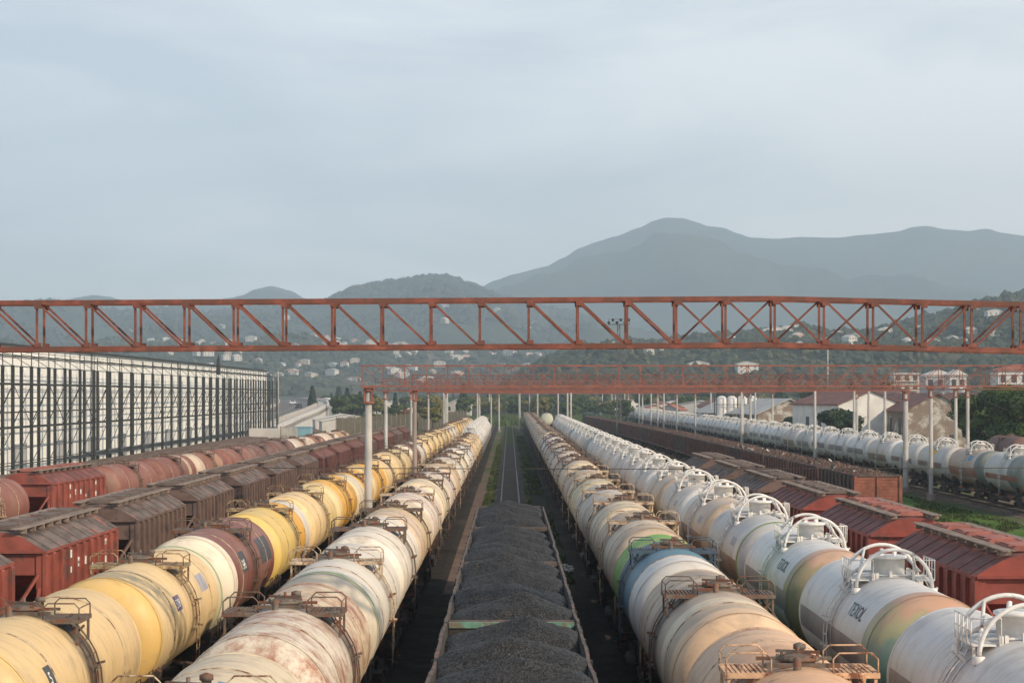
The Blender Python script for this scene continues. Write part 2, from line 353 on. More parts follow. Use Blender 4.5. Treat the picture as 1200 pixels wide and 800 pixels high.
M['wall_c'] = simple('beige_house_wall', (.50, .45, .37), .85, .12, .3)
M['wall_d'] = simple('grey_block_wall', (.40, .40, .40), .85, .12, .3)
M['bluesheet'] = simple('pale_blue_sheet', (.22, .40, .48), .6, .1, .5)
M['fence'] = simple('olive_fence_boards', (.10, .095, .06), .9, .3, .6, vs=(4, 4, .3))
M['asph'] = simple('asphalt', (.13, .125, .12), .9, .15, .2)
M['concrete'] = simple('pale_concrete', (.45, .42, .38), .85, .15, .3)
M['trunk'] = simple('bark', (.10, .075, .055), .9, .3, 2)
def leafm(name, c, c2):
    t = MT(name); n = t.noise(.55, 5, .7)
    col = t.mix(t.rng(n, .35, .65), c, c2); m = t.out(col, .75, spec=.2); return m
M['leaf'] = leafm('dark_leaves', (.030, .058, .014), (.085, .115, .030))
M['leaf_y'] = leafm('yellowing_leaves', (.10, .105, .025), (.22, .18, .045))
M['leaf_o'] = leafm('autumn_leaves', (.15, .085, .04), (.24, .13, .06))
M['leaf_c'] = leafm('cypress_leaves', (.018, .036, .018), (.032, .055, .026))
M['grass'] = leafm('grass_blades', (.045, .065, .018), (.085, .11, .035))
def coalm():
    t = MT('coal'); n = t.noise(9, 3, .8, raw=True); n2 = t.noise(1.1, 4, .6, raw=True)
    v = t.n('ShaderNodeTexVoronoi'); v.inputs['Scale'].default_value = 26; t.l(t.raw, v.inputs['Vector'])
    sp = t.n('ShaderNodeSeparateXYZ'); t.l(v.outputs['Color'], sp.inputs[0])
    c = t.mix(t.rng(sp.outputs['X'], .15, .95), (.006, .006, .006), (.045, .044, .043))
    c = t.mix(t.rng(n2, .4, .7, 0, .35), c, (.030, .028, .027))
    h = t.math('ADD', v.outputs['Distance'], n)
    return t.out(c, .62, h, .8, .03, spec=.35)
M['coal'] = coalm()
M['scrap'] = simple('scrap_metal', (.085, .068, .058), .8, .5, 6, .5)

# ------------------------------------------------------------------ ground and tracks
def groundm():
    t = MT('yard_ground'); n = t.noise(.06, 6, .6, (1, .35, 1), raw=True); n2 = t.noise(.9, 8, .7, raw=True); n3 = t.noise(.25, 5, .6, (1, .2, 1), raw=True)
    dirt = t.mix(t.rng(n2, .3, .7), (.075, .055, .044), (.17, .13, .105))
    gr = t.mix(t.rng(n2, .35, .65), (.045, .065, .022), (.095, .115, .04))
    c = t.mix(t.rng(n3, .44, .58), dirt, gr)
    c = t.mix(t.rng(n, .40, .60), c, gr)
    return t.out(c, .95, n2, .6, .08, spec=.15)
g = MB(); g.add([(-6400, -350, -.35), (6400, -350, -.35), (6400, 8150, -.35), (-6400, 8150, -.35)], [(0, 1, 2, 3)])
tag(g.build('ground', groundm()), kind='structure')
def strip(name, x0, x1, y0, y1, z, mat, wob=.25, step=4, path=None):
    m = MB(); vs = []; k = int((y1 - y0) / step) + 1
    for i in range(k + 1):
        y = y0 + (y1 - y0) * i / k; px = path(y) if path else 0
        a = wob * mnoise.noise(Vector((x0, y * .13, 3))) * 2; b = wob * mnoise.noise(Vector((x1, y * .13, 9))) * 2
        vs += [(px + x0 + a, y, z), (px + x1 + b, y, z)]
    m.add(vs, [(2 * i, 2 * i + 1, 2 * i + 3, 2 * i + 2) for i in range(k)])
    return tag(m.build(name, mat), kind='structure')
def grassm(name, a, b, c):
    t = MT(name); n = t.noise(1.4, 7, .7, raw=True); n2 = t.noise(.12, 4, .6, raw=True)
    col = t.mix(t.rng(n, .3, .7), a, b); col = t.mix(t.rng(n2, .5, .68), col, c)
    return t.out(col, .95, n, .8, .1, spec=.1)
gm1 = grassm('trackside_grass', (.035, .05, .014), (.095, .11, .035), (.13, .10, .07))
gm2 = grassm('bright_grass', (.035, .085, .012), (.085, .16, .025), (.12, .15, .05))
dustm = grassm('coal_dust', (.018, .016, .015), (.04, .035, .031), (.055, .046, .038))
brownm = grassm('brown_gravel', (.10, .072, .06), (.19, .14, .115), (.13, .10, .08))
strip('coal_dust_ground', -4.3, 4.2, 10, 84, -.33, dustm)
strip('brown_gravel_path', -3.9, -2.0, 84, 190, -.33, brownm, .2)
strip('grass_verge', -2.1, -1.25, 70, 345, -.325, gm1, .15)
strip('shade_painted_ground', 1.2, 4.3, 84, 420, -.328, grassm('painted_shade_soil', (.025, .026, .018), (.055, .055, .032), (.04, .055, .02)), .2)  # shadow of the right tank row painted into the soil colour
strip('grass_field', 26.2, 36.2, 60, 330, -.32, gm2, .4)
strip('grass_strip', -24, -18.5, 60, 360, -.32, gm1, .4)

def mkpath(pts):
    def f(Y):
        if Y <= pts[0][0]: return pts[0][1] + (Y - pts[0][0]) * (pts[1][1] - pts[0][1]) / (pts[1][0] - pts[0][0])
        for (a, b), (c, d) in zip(pts, pts[1:]):
            if Y <= c:
                return b + (d - b) * (Y - a) / (c - a)
        a, b = pts[-2]; c, d = pts[-1]
        return d + (Y - c) * (d - b) / (c - a)
    return f
P = {'L1': mkpath([(30, -4.85), (360, -5.0)]), 'L2': mkpath([(30, -10.2), (200, -9.9), (390, -9.0)]),
     'L3': mkpath([(40, -16.5), (170, -16.5), (270, -15.6)]), 'L4': mkpath([(90, -28.1), (104, -27.6), (139, -25.6), (190, -23.4), (243, -21.6)]),
     'C': mkpath([(20, 0.05), (600, 0.05)]), 'R1': mkpath([(30, 4.9), (250, 4.95), (520, 5.3)]),
     'R2': mkpath([(30, 9.6), (200, 9.75), (420, 10.5)]), 'R3': mkpath([(40, 14.5), (200, 14.5)]),
     'R4': mkpath([(110, 24.2), (230, 24.1), (300, 23.5), (460, 20.8)]), 'R5': mkpath([(120, 39.6), (740, 39.6)]),
     'E1': mkpath([(40, 19.3), (500, 16.6)])}
ext = {'L1': (10, 560), 'L2': (10, 520), 'L3': (20, 420), 'L4': (60, 360), 'C': (10, 600), 'R1': (10, 620), 'R2': (10, 560), 'R3': (30, 400),
       'R4': (60, 560), 'R5': (100, 800), 'E1': (50, 560)}
for k, (a, b) in ext.items():
    f = P[k]; r = MB(); rd = {}
    ys = [a + (b - a) * i / 30 for i in range(31)]
    for sx in (-.76, .76):
        for y0, y1 in zip(ys, ys[1:]):
            x0, x1 = f(y0) + sx, f(y1) + sx
            for w, z0, z1 in ((.072, -.045, 0), (.02, -.135, -.045), (.14, -.155, -.135)):
                r.add([(x0 - w / 2, y0, z0), (x0 + w / 2, y0, z0), (x1 + w / 2, y1, z0), (x1 - w / 2, y1, z0),
                       (x0 - w / 2, y0, z1), (x0 + w / 2, y0, z1), (x1 + w / 2, y1, z1), (x1 - w / 2, y1, z1)],
                      [(4, 5, 6, 7), (0, 4, 7, 3), (1, 2, 6, 5), (0, 1, 5, 4)])
    tag(r.build('rails', M['rail']), kind='structure')
    if k in ('C', 'E1', 'R5', 'R4'):
        sl = MB(); y = a
        while y < b and y < 330:
            sl.box((f(y), y, -.215), (2.6, .26, .12)); y += .6
        tag(sl.build('sleepers', M['sleeper']), kind='structure')
    bl = MB(); vs = []
    for y in ys:
        x = f(y); vs += [(x - 1.9, y, -.345), (x - 1.45, y, -.255), (x + 1.45, y, -.255), (x + 1.9, y, -.345)]
    bl.add(vs, [(4 * i + j, 4 * i + j + 1, 4 * i + j + 5, 4 * i + j + 4) for i in range(30) for j in range(3)])
    tag(bl.build('track_bed', dustm if k in ('L1', 'R1') else (gm1 if k in ('C', 'E1') else brownm)), kind='structure')

# ------------------------------------------------------------------ wagons
def cyl_pt(al, y, r, zc=2.7):       # al measured from the top, + towards +x
    return (r * math.sin(al), y, zc + r * math.cos(al))
def add_bogie(parent, y, detail):
    b = MB()
    for sx in (-1, 1):
        b.prism([(y - 1.3, .62), (y - 1.15, .40), (y - .75, .40), (y - .5, .28), (y + .5, .28), (y + .75, .40), (y + 1.15, .40), (y + 1.3, .62), (y + .7, .85), (y - .7, .85)], sx * 1.02 - .09, sx * 1.02 + .09, axis='X')
        for sy in (-.925, .925): b.box((sx * 1.06, y + sy, .475), (.30, .34, .30))
    b.box((0, y, .60), (2.2, .42, .32))
    o = b.build('bogie', M['under'], parent)
    for sy in (-.925, .925):
        w = MB(); w.lathe([(-.9, .08), (.9, .08)], (0, y + sy, .475), 'X', 8)
        for sx in (-1, 1):
            w.lathe([(sx * .68, .0), (sx * .68, .51), (sx * .715, .50), (sx * .715, .475), (sx * .83, .465), (sx * .83, .36), (sx * .79, .33), (sx * .80, .12), (sx * .84, .1), (sx * .84, 0)], (0, y + sy, .475), 'X', 20, smooth=False)
        w.build('wheelset', M['wheel'], o)
def frame_part(parent, half=5.5):
    f = MB(); f.box((0, 0, 1.05), (.45, half * 2, .30))
    for sy in (-1, 1):
        f.box((0, sy * half, 1.06), (2.7, .16, .34)); f.box((0, sy * 3.9, 1.03), (2.6, .5, .24))
        for sx in (-1, 1):
            f.prism([(sx * .5, 1.16), (sx * 1.25, 1.16), (sx * 1.32, 1.75), (sx * 1.2, 1.85), (sx * .7, 1.40)][::1], sy * 3.9 - .18, sy * 3.9 + .18)
            f.bar((sx * 1.28, sy * half, 1.06), (sx * 1.28, sy * (half - 1.9), 1.06), .1, .14)
            f.lathe([(0, .07), (.32, .07), (.32, .2), (.36, .2), (.36, 0)] if sy > 0 else [(0, .07), (-.32, .07), (-.32, .2), (-.36, .2), (-.36, 0)], (sx * .87, sy * (half + .08), 1.06), 'Y', 10)
        f.box((0, sy * (half + .22), 1.04), (.22, .5, .26))
    f.tube([(-1.2, -1.4, .72), (-1.2, 1.4, .72)], .17, 8); f.box((1.1, .3, .75), (.3, .9, .35))
    # handrail and step at the corners
    for sy in (-1, 1):
        for sx in (-1, 1):
            f.tube([(sx * 1.33, sy * half, 1.2), (sx * 1.33, sy * half, 1.95), (sx * 1.33, sy * (half - .5), 1.95), (sx * 1.33, sy * (half - .5), 1.15)], .018, 4)
            f.box((sx * 1.33, sy * (half - .25), .45), (.1, .4, .03)); f.bar((sx * 1.33, sy * (half - .05), 1), (sx * 1.33, sy * (half - .05), .45), .02); f.bar((sx * 1.33, sy * (half - .45), 1), (sx * 1.33, sy * (half - .45), .45), .02)
    return f.build('underframe', M['under'], parent)
def vessel(parent, mat, r=1.5, half=5.35, head=.62):
    m = MB(); prof = []
    for i in range(9): a = i / 8 * math.pi / 2; prof.append((-half + head - head * math.cos(a), r * math.sin(a) + (.001 if i == 0 else 0)))
    n = 12; prof += [(-half + head + (2 * (half - head)) * j / n, r) for j in range(1, n)]
    prof += [(-p, q) for p, q in prof[8::-1]]
    m.lathe(prof, (0, 0, 2.7), 'Y', 72)
    # overlapping weld collars at the head joints
    for y in (-half + head, half - head): m.lathe([(y - .05, r + .001), (y - .045, r + .012), (y + .045, r + .012), (y + .05, r + .001)], (0, 0, 2.7), 'Y', 72)
    return m.build('vessel', mat, parent)
def ladder_bands(parent, mat, r=1.5):
    # tie band with brackets around the middle of the shell
    for yy in (-2.9, 2.9):
        m = MB(); m.lathe([(yy - .03, r + .003), (yy - .03, r + .014), (yy + .03, r + .014), (yy + .03, r + .003)], (0, 0, 2.7), 'Y', 56)
        m.build('tie_band', mat, parent)
def ladder(parent, sx, mat, r=1.5, ztop=4.15):
    m = MB(); pts0 = []
    prof = [(.95, ztop)] + [(math.sin(R(a)) * (r + .10), 2.7 + math.cos(R(a)) * (r + .10)) for a in (42, 54, 66, 78, 90)] + [(r + .09, 1.8), (r + .06, 1.1)]
    for yy in (-.22, .22): m.tube([(sx * x, yy, z) for x, z in prof], .017, 5)
    # rungs by arc length
    seg = 0
    for (x0, z0), (x1, z1) in zip(prof, prof[1:]):
        l = math.hypot(x1 - x0, z1 - z0); k = max(1, round(l / .3))
        for i in range(k):
            t = i / k; m.tube([(sx * (x0 + (x1 - x0) * t), -.22, z0 + (z1 - z0) * t), (sx * (x0 + (x1 - x0) * t), .22, z0 + (z1 - z0) * t)], .016, 4)
    for a in (45, 75, 100):
        for yy in (-.27, .27): m.bar(cyl_pt(sx * R(a), yy, r), cyl_pt(sx * R(a), yy, r + .2), .05)
    # flat curved strip the ladder feet stand on
    vs = []; ang = [20 + 95 * i / 12 for i in range(13)]
    for a in ang: vs += [cyl_pt(sx * R(a), -.3, r + .012), cyl_pt(sx * R(a), -.22, r + .012), cyl_pt(sx * R(a), .22, r + .012), cyl_pt(sx * R(a), .3, r + .012)]
    m.add(vs, [(4 * i + j, 4 * i + j + 1, 4 * i + j + 5, 4 * i + j + 4) for i in range(12) for j in (0, 2)])
    return m.build('ladder', mat, parent)
def platform(parent, sx, mat):
    m = MB(); x0, x1 = .52, 1.27; z = 4.10
    k = 9
    for i in range(k): m.box((sx * (x0 + (x1 - x0) * (i + .5) / k), 0, z), ((x1 - x0) / k * .62, 1.02, .03))
    for yy in (-.53, .53): m.box((sx * (x0 + x1) / 2, yy, z - .03), (x1 - x0, .05, .09))
    m.box((sx * x1, 0, z - .03), (.05, 1.1, .09))
    for yy in (-.5, .5):
        m.bar((sx * (x1 - .04), yy, z), (sx * (x1 - .04), yy, 2.7 + math.sqrt(max(.01, 1.51 ** 2 - (x1 - .04) ** 2))), .05)
        m.bar((sx * .8, yy, z), (sx * .8, yy, 3.9), .04)
    p = m.build('platform', mat, parent)
    r = MB(); zt = z + .34
    for yy in (-.5, .5):
        r.tube([(sx * x0, yy, z), (sx * x0, yy, zt - .1), (sx * (x0 + .1), yy, zt), (sx * (x1 - .1), yy, zt), (sx * x1, yy, zt - .1), (sx * x1, yy, z)], .016, 5)
    r.tube([(sx * x1, -.5, zt - .1), (sx * x1, .5, zt - .1)], .014, 4)
    r.build('railing', mat, p)
    return p
def manhole(parent, mat):
    m = MB()
    m.lathe([(4.1, .30), (4.26, .30), (4.26, .37), (4.31, .37), (4.36, .22), (4.38, .0)], (0, 0, 0), 'Z', 16)
    for a in range(8): m.box((.34 * math.cos(a * .785), .34 * math.sin(a * .785), 4.32), (.05, .05, .08))
    m.bar((-.36, .1, 4.40), (.36, -.1, 4.40), .05, .05); m.tube([(0, 0, 4.3), (0, 0, 4.5)], .035, 6)
    m.lathe([(4.15, .08), (4.34, .08), (4.34, .11), (4.42, .11), (4.45, .03)], (.15, .75, 0), 'Z', 10)
    m.lathe([(4.15, .07), (4.38, .07), (4.42, .0)], (-.12, -.72, 0), 'Z', 8)
    m.box((0, -.40, 4.22), (1.3, .07, .07)); m.box((0, .44, 4.22), (1.3, .06, .06))
    return m.build('manhole', mat, parent)
def oil_tank(name='oil_tank_wagon'):
    e = empty(name)
    frame_part(e); vessel(e, M['l_a']); ladder_bands(e, M['fit_rust'])
    for sy in (-3.9, 3.9): add_bogie(e, sy, 1)
    for sx in (-1, 1): platform(e, sx, M['fit_rust']); ladder(e, sx, M['fit_rust'])
    manhole(e, M['fit_dark'])
    # top handrail running to one end
    return e
def gas_tank(name='gas_tank_wagon'):
    e = empty(name); frame_part(e); vessel(e, M['g_a'], 1.5, 5.45, .7)
    for sy in (-3.9, 3.9): add_bogie(e, sy, 1)
    d = MB(); d.lathe([(4.1, .42), (4.62, .42), (4.62, .47), (4.68, .47), (4.70, .40), (4.72, 0)], (0, 0, 0), 'Z', 20)
    for a in range(4): d.lathe([(4.66, .05), (4.84, .05), (4.86, .0)], (.24 * math.cos(a * 1.57 + .5), .24 * math.sin(a * 1.57 + .5), 0), 'Z', 8)
    d.build('dome', M['fit_white'], e)
    hp = MB(); rr = .95
    def arch(y, a): return Vector((rr * math.cos(R(a)), y, 3.93 + rr * math.sin(R(a)) * 1.02))
    for y in (-.8, .8):
        hp.tube([arch(y, a) for a in range(-4, 185, 8)], .046, 8)
        for a in (0, 180): p = arch(y, a); hp.lathe([(3.80, .13), (3.93, .13), (3.95, .06)], (p.x, p.y, 0), 'Z', 8)
    for sx, a1 in ((1, 62), (-1, 118)):
        base = 5 if sx > 0 else 175; top = 62 if sx > 0 else 118
        hp.tube([arch(-.8, top), arch(.8, base)], .036, 6); hp.tube([arch(.8, top), arch(-.8, base)], .036, 6)
    hp.build('roll_hoop', M['fit_white'], e)
    pf = MB()
    for sx in (-1, 1):
        pf.box((sx * .82, 0, 4.12), (.45, 1.3, .03))
        for yy in (-.6, -.3, 0, .3, .6): pf.tube([(sx * 1.05, yy, 4.12), (sx * 1.05, yy, 4.62)], .014, 4)
        for z in (4.38, 4.62): pf.tube([(sx * 1.05, -.65, z), (sx * 1.05, .65, z)], .014, 4)
        pf.tube([(sx * 1.05, -.65, 4.62), (sx * .5, -.65, 4.62), (sx * .5, -.65, 4.15)], .014, 4)
        pf.bar((sx * 1.0, -.6, 4.12), (sx * 1.0, -.6, 3.75), .05); pf.bar((sx * 1.0, .6, 4.12), (sx * 1.0, .6, 3.75), .05)
    rng = random.Random(4)
    for i in range(14):
        x, y = rng.uniform(-.7, .7), rng.uniform(-.65, .65)
        pf.box((x, y, 4.2), (.07, .07, rng.uniform(.1, .3)))
    pf.tube([(-.9, -.45, 4.22), (.9, -.45, 4.22)], .03, 5); pf.tube([(-.9, .5, 4.24), (.9, .5, 4.24)], .03, 5)
    pf.build('valve_platform', M['fit_white'], e)
    for sx in (-1, 1):
        l = ladder(e, sx, M['fit_white'], 1.5, 4.12)
    return e
TXTM = {'dark': simple('dark_lettering', (.05, .055, .06), .6, .2, 3), 'teal': simple('teal_lettering', (.10, .22, .23), .6, .2, 3),
        'white': simple('white_lettering', (.75, .75, .72), .6, .2, 3), 'purple': simple('purple_plate', (.16, .12, .20), .6, .2, 3),
        'grey': simple('grey_plate', (.34, .33, .36), .6, .2, 3), 'slate': simple('slate_plate', (.06, .065, .07), .6, .2, 3),
        'yellow': simple('yellow_mark', (.70, .46, .05), .6, .2, 3), 'blue': simple('blue_mark', (.10, .26, .42), .6, .2, 3)}
def lettering(parent, txt, size, y0, al, side, mat, name='lettering', r=1.508, stretch=1):
    cu = bpy.data.curves.new('t', 'FONT'); cu.body = txt; cu.size = 1; cu.resolution_u = 2
    cu.offset = .012
    o = bpy.data.objects.new('t', cu); S.collection.objects.link(o)
    bpy.context.view_layer.update()
    me = bpy.data.meshes.new_from_object(o.evaluated_get(bpy.context.evaluated_depsgraph_get()))
    bpy.data.objects.remove(o)
    bm = bmesh.new(); bm.from_mesh(me); bmesh.ops.triangulate(bm, faces=bm.faces)
    bmesh.ops.subdivide_edges(bm, edges=bm.edges, cuts=2)
    for v in bm.verts:
        u, w = v.co.x * size * stretch, v.co.y * size
        a = R(al) - w / r
        v.co = Vector((side * r * math.sin(a), y0 + (u if side > 0 else -u), 2.7 + r * math.cos(a)))
    me2 = bpy.data.meshes.new(name); bm.to_mesh(me2); bm.free(); me2.materials.append(mat)
    q = bpy.data.objects.new(name, me2); S.collection.objects.link(q); q.parent = parent; return q
def plate(parent, y0, y1, a0, a1, side, mat, name='painted_panel', r=1.504):
    m = MB(); n = 8; vs = []
    for i in range(n + 1):
        a = R(a0 + (a1 - a0) * i / n); vs += [(side * r * math.sin(a), y0, 2.7 + r * math.cos(a)), (side * r * math.sin(a), y1, 2.7 + r * math.cos(a))]
    m.add(vs, [(2 * i, 2 * i + 1, 2 * i + 3, 2 * i + 2) for i in range(n)])
    return m.build(name, mat, parent)

def hopper(name='hopper_wagon'):
    e = empty(name); frame_part(e, 6.5)
    for sy in (-5.2, 5.2): add_bogie(e, sy, 1)
    hw, hl, ze = 1.55, 5.4, 3.75
    b = MB()
    # side walls down to the sill and funnels between
    for sx in (-1, 1):
        b.box((sx * (hw - .03), 0, (ze + 1.45) / 2), (.06, hl * 2, ze - 1.45))
        b.box((sx * hw, 0, 1.40), (.14, hl * 2 + 1.9, .16))
        k = 10
        for i in range(k + 1):
            y = -hl + .1 + (2 * hl - .2) * i / k
            b.prism([(sx * hw, 1.5), (sx * (hw + .11), 1.6), (sx * (hw + .11), ze - .15), (sx * hw, ze - .02)], y - .17, y + .17)
        b.box((sx * (hw + .03), 0, ze - .04), (.14, 2 * hl + .1, .10))
    for sy in (-1, 1):
        # upper end panel, then a sloped sheet running in below
        b.box((0, sy * (hl - .03), ze - .38), (2 * hw - .12, .05, .76))
        b.add([(-hw + .06, sy * hl, ze - .76), (hw - .06, sy * hl, ze - .76), (hw - .06, sy * (hl - 2.6), 1.3), (-hw + .06, sy * (hl - 2.6), 1.3)], [(0, 1, 2, 3)])
        b.box((0, sy * (hl + .06), ze - .02), (2 * hw + .1, .16, .07))
        for sx in (-1, 1):
            b.box((sx * (hw - .1), sy * (hl - .02), 2.5), (.22, .12, 2.45))
            b.bar((sx * (hw - .15), sy * (hl + .02), ze - .75), (sx * .55, sy * (hl + .9), 1.4), .09)
            b.bar((sx * (hw - .1), sy * (hl + .02), ze - 1.2), (sx * (hw - .1), sy * (hl + .95), 1.45), .09)
        b.box((0, sy * (hl + .5), 1.38), (2.6, 1.1, .07))
    b.build('body', M['h_red'], e)
    rf = MB(); prof = [(-hw - .09, ze), (-1.25, ze + .24), (-.9, ze + .44), (-.5, ze + .58), (0, ze + .63), (.5, ze + .58), (.9, ze + .44), (1.25, ze + .24), (hw + .09, ze)]
    rf.prism(prof, -hl, hl, 0)
    for i in range(8):
        y = -hl + .6 + i * (2 * hl - 1.2) / 7
        for (x0, z0), (x1, z1) in zip(prof, prof[1:]): rf.bar((x0, y, z0 + .015), (x1, y, z1 + .015), .05, .03)
    rf.build('roof', M['h_roofgrey'], e)
    for sy in (-1, 1):
        en = MB(); pts = [(x, sy * (hl + .015), z - .01) for x, z in prof] ; n = len(pts)
        en.add(pts, [tuple(range(n))])
        en.build('end_panel', M['h_red'], e)
    for i in range(4):
        h = MB(); y = -3.9 + i * 2.6
        h.box((0, y, ze + .70), (.86, 2.0, .10)); h.box((0, y, ze + .765), (.70, 1.8, .05)); h.box((.40, y, ze + .74), (.08, .3, .14))
        for sy in (-.7, .7): h.bar((-.5, y + sy, ze + .79), (.5, y + sy, ze + .79), .05, .03)
        h.build('loading_hatch', M['h_hatch'], e)
    for sx in (-1, 1):
        w = MB()
        for j in range(3): w.box((sx * (.62 + j * .13), 0, ze + .72), (.11, 2 * hl + .5, .035))
        for i in range(10): w.box((sx * .75, -hl + .3 + i * (2 * hl - .6) / 9, ze + .63), (.4, .06, .15))
        w.build('walkway', M['plank'], e)
    return e
def gondola(name, mat, rimmat, half=6.9, ends=None, inner=None, wob=0., seed=0):
    e = empty(name); frame_part(e, half - .1)
    for sy in (-half + 2.1, half - 2.1): add_bogie(e, sy, 1)
    rng = random.Random(seed); b = MB(); hw = 1.52
    for sx in (-1, 1):
        b.box((sx * (hw - .03), 0, 2.4), (.06, 2 * half, 2.1))
        k = 9
        for i in range(k + 1):
            y = -half + .12 + (2 * half - .24) * i / k
            b.prism([(sx * hw, 1.3), (sx * (hw + .12), 1.4), (sx * (hw + .12), 3.36), (sx * hw, 3.40)], y - .1, y + .1)
        b.box((sx * (hw + .03), 0, 1.32), (.14, 2 * half, .2))
    b.box((0, 0, 1.32), (2 * hw - .1, 2 * half - .1, .1))
    b.build('body', mat, e)
    for sy in (-1, 1):
        d = MB(); d.box((0, sy * (half - .03), 2.38), (2 * hw - .14, .06, 2.04))
        d.box((0, sy * (half + .04), 2.38), (.16, .10, 2.04))
        for sx in (-1, 1): d.box((sx * (hw - .04), sy * (half + .03), 2.4), (.16, .10, 2.1))
        for i in range(9): d.box((0, sy * (half + .012), 1.55 + i * .21), (2 * hw - .3, .03, .05))
        d.build('end_door', ends or mat, e)
        t = MB(); t.box((0, sy * (half - .02), 3.47), (2 * hw - .16, .15, .13)); t.build('end_rail', inner or rimmat, e)
    for sx in (-1, 1):
        t = MB(); n = 40; vs = []
        for i in range(n + 1):
            y = -half + 2 * half * i / n
            w = wob * (mnoise.noise(Vector((y * .45 + seed * 9, sx * 4, 1))) * 1.4 + mnoise.noise(Vector((y * 1.6 + seed, sx * 7, 1))) * .5); x = sx * (hw + .01) + w
            z = 3.47 + abs(w) * -.25
            vs += [(x - .035, y, z - .06), (x - .035, y, z + .04), (x + .035, y, z + .04), (x + .035, y, z - .06)]
        t.add(vs, [(4 * i + j, 4 * i + (j + 1) % 4, 4 * i + 4 + (j + 1) % 4, 4 * i + 4 + j) for i in range(n) for j in range(4)] + [(0, 1, 2, 3), (4 * n + 3, 4 * n + 2, 4 * n + 1, 4 * n)])
        t.build('top_rail', rimmat, e)
    return e

T1 = oil_tank(); T2 = gas_tank(); HP = hopper(); 
GN = gondola('gondola_wagon', M['gon'], M['gon_rim'], 6.7, seed=3, wob=.05)
def restyle(o, d):     # per wagon materials on its own copies of the parts
    base = o.name.split('.')[0]
    if base in d and o.type == 'MESH':
        o.material_slots[0].link = 'OBJECT'; o.material_slots[0].material = d[base]
    for c in o.children: restyle(c, d)
vr = random.Random(77)
def place(proto, name, key, Y, mats, label, cat, group, far=False):
    f = P[key]; skip = ('wheelset',) if Y > 130 else ()
    if Y > 200: skip = ('wheelset', 'railing', 'tie_band')
    o = copy_tree(proto, None, skip); o.name = name
    o.location = (f(Y), Y, 0); o.rotation_euler = (0, 0, -math.atan((f(Y + 6) - f(Y - 6)) / 12))
    o.scale = (1, 1, vr.uniform(.975, 1.02)) if proto is T1 and Y > 58 else (1, 1, 1)
    if Y > 135 and proto is not HP and vr.random() < .5 and key not in ('R5', ): o.rotation_euler.z += math.pi
    restyle(o, mats); return tag(o, label, cat, group)
def row(key, proto, name, cat, y0, pitch, specs, group, where):
    out = []; n = len(specs)
    for i, (mk, fit, look) in enumerate(specs):
        Y = y0 + i * pitch
        if i < n - 1 and (i < 12 or i < n / 2): lab = f"{look}, {words(i)} from camera in {where}"
        elif i == n - 1: lab = f"{look}, farthest in {where}"
        else: lab = f"{look}, {words(n - 1 - i)} from the far end of {where}"
        md = {'vessel': M[mk]}
        if fit: md.update({'platform': M[fit], 'railing': M[fit], 'ladder': M[fit]})
        out.append(place(proto, name, key, Y, md, lab, cat, group))
    return out
rg = random.Random(11)
# row left of the coal train
sp = [('l_a', 'fit_rust', 'cream tank wagon with rusty platforms'), ('l_b', 'fit_dark', 'cream tank wagon with reddish rust stains'),
      ('l_c', 'fit_rust', 'cream tank wagon with green ring'), ('l_d', 'fit_dark', 'white tank wagon'),
      ('l_e', 'fit_dark', 'peach tank wagon with yellowish band'), ('l_f', 'fit_rust', 'pinkish cream tank wagon'),
      ('l_a', 'fit_dark', 'plain cream tank wagon'), ('l_f', 'fit_dark', 'dull pink tank wagon'), ('l_e', 'fit_rust', 'peach and cream tank wagon'),
      ('l_d', 'fit_dark', 'whitish tank wagon'), ('l_a', 'fit_dark', 'cream tank wagon'), ('l_d', 'fit_dark', 'off-white tank wagon'),
      ('l_g', 'fit_dark', 'blue-ringed white tank wagon'), ('l_e', 'fit_rust', 'peach tank wagon'), ('y_f', 'fit_rust', 'straw yellow tank wagon'), ('l_e', 'fit_rust', 'yellowish tank wagon'), ('y_f', 'fit_rust', 'pale yellow tank wagon')]
Lr = row('L1', T1, 'oil_tank_wagon', 'tank wagon', 27.7, 12.02, sp, 'tank wagons left of the coal train', 'row left of the coal')
sp = [(rg.choice(('g_g', 'g_a', 'g_f')), None, 'small white gas tank wagon') for _ in range(10)]
row('L1', T2, 'gas_tank_wagon', 'gas tank wagon', 27.7 + 17 * 12.02, 12.02, sp, 'white gas wagons ending the left row', 'white end of left cream row')
# yellow row
sp = [('y_a', 'fit_dark', 'pale yellow tank wagon with black spill band'), ('y_b', 'fit_yel', 'pale yellow tank wagon with green ringed end'),
      ('y_brown', 'fit_dark', 'maroon tank wagon with white near end'), ('y_c', 'fit_yel', 'bright yellow tank wagon with white end'),
      ('y_f', 'fit_yel', 'straw yellow tank wagon'), ('y_d', 'fit_yel', 'golden yellow tank wagon'), ('y_e', 'fit_dark', 'cream and golden tank wagon'), ('y_d', 'fit_dark', 'deep golden tank wagon'),
      ('y_a', 'fit_dark', 'pale yellow tank wagon'), ('y_f', 'fit_dark', 'dull straw tank wagon'), ('y_g', 'fit_dark', 'ochre tank wagon'), ('y_brown', 'fit_dark', 'dark maroon tank wagon'), ('l_d', 'fit_dark', 'white tank wagon')]
names = {'y_a': 'pale yellow tank wagon', 'y_f': 'straw tank wagon', 'y_g': 'ochre tank wagon', 'y_d': 'golden tank wagon', 'l_f': 'greyish tank wagon', 'l_a': 'cream tank wagon', 'l_d': 'whitish tank wagon', 'l_e': 'peach tank wagon',
         'r_d': 'tan tank wagon', 'r_e': 'cream and tan tank wagon', 'r_g': 'greyish tank wagon', 'r_f': 'yellow-cream tank wagon'}
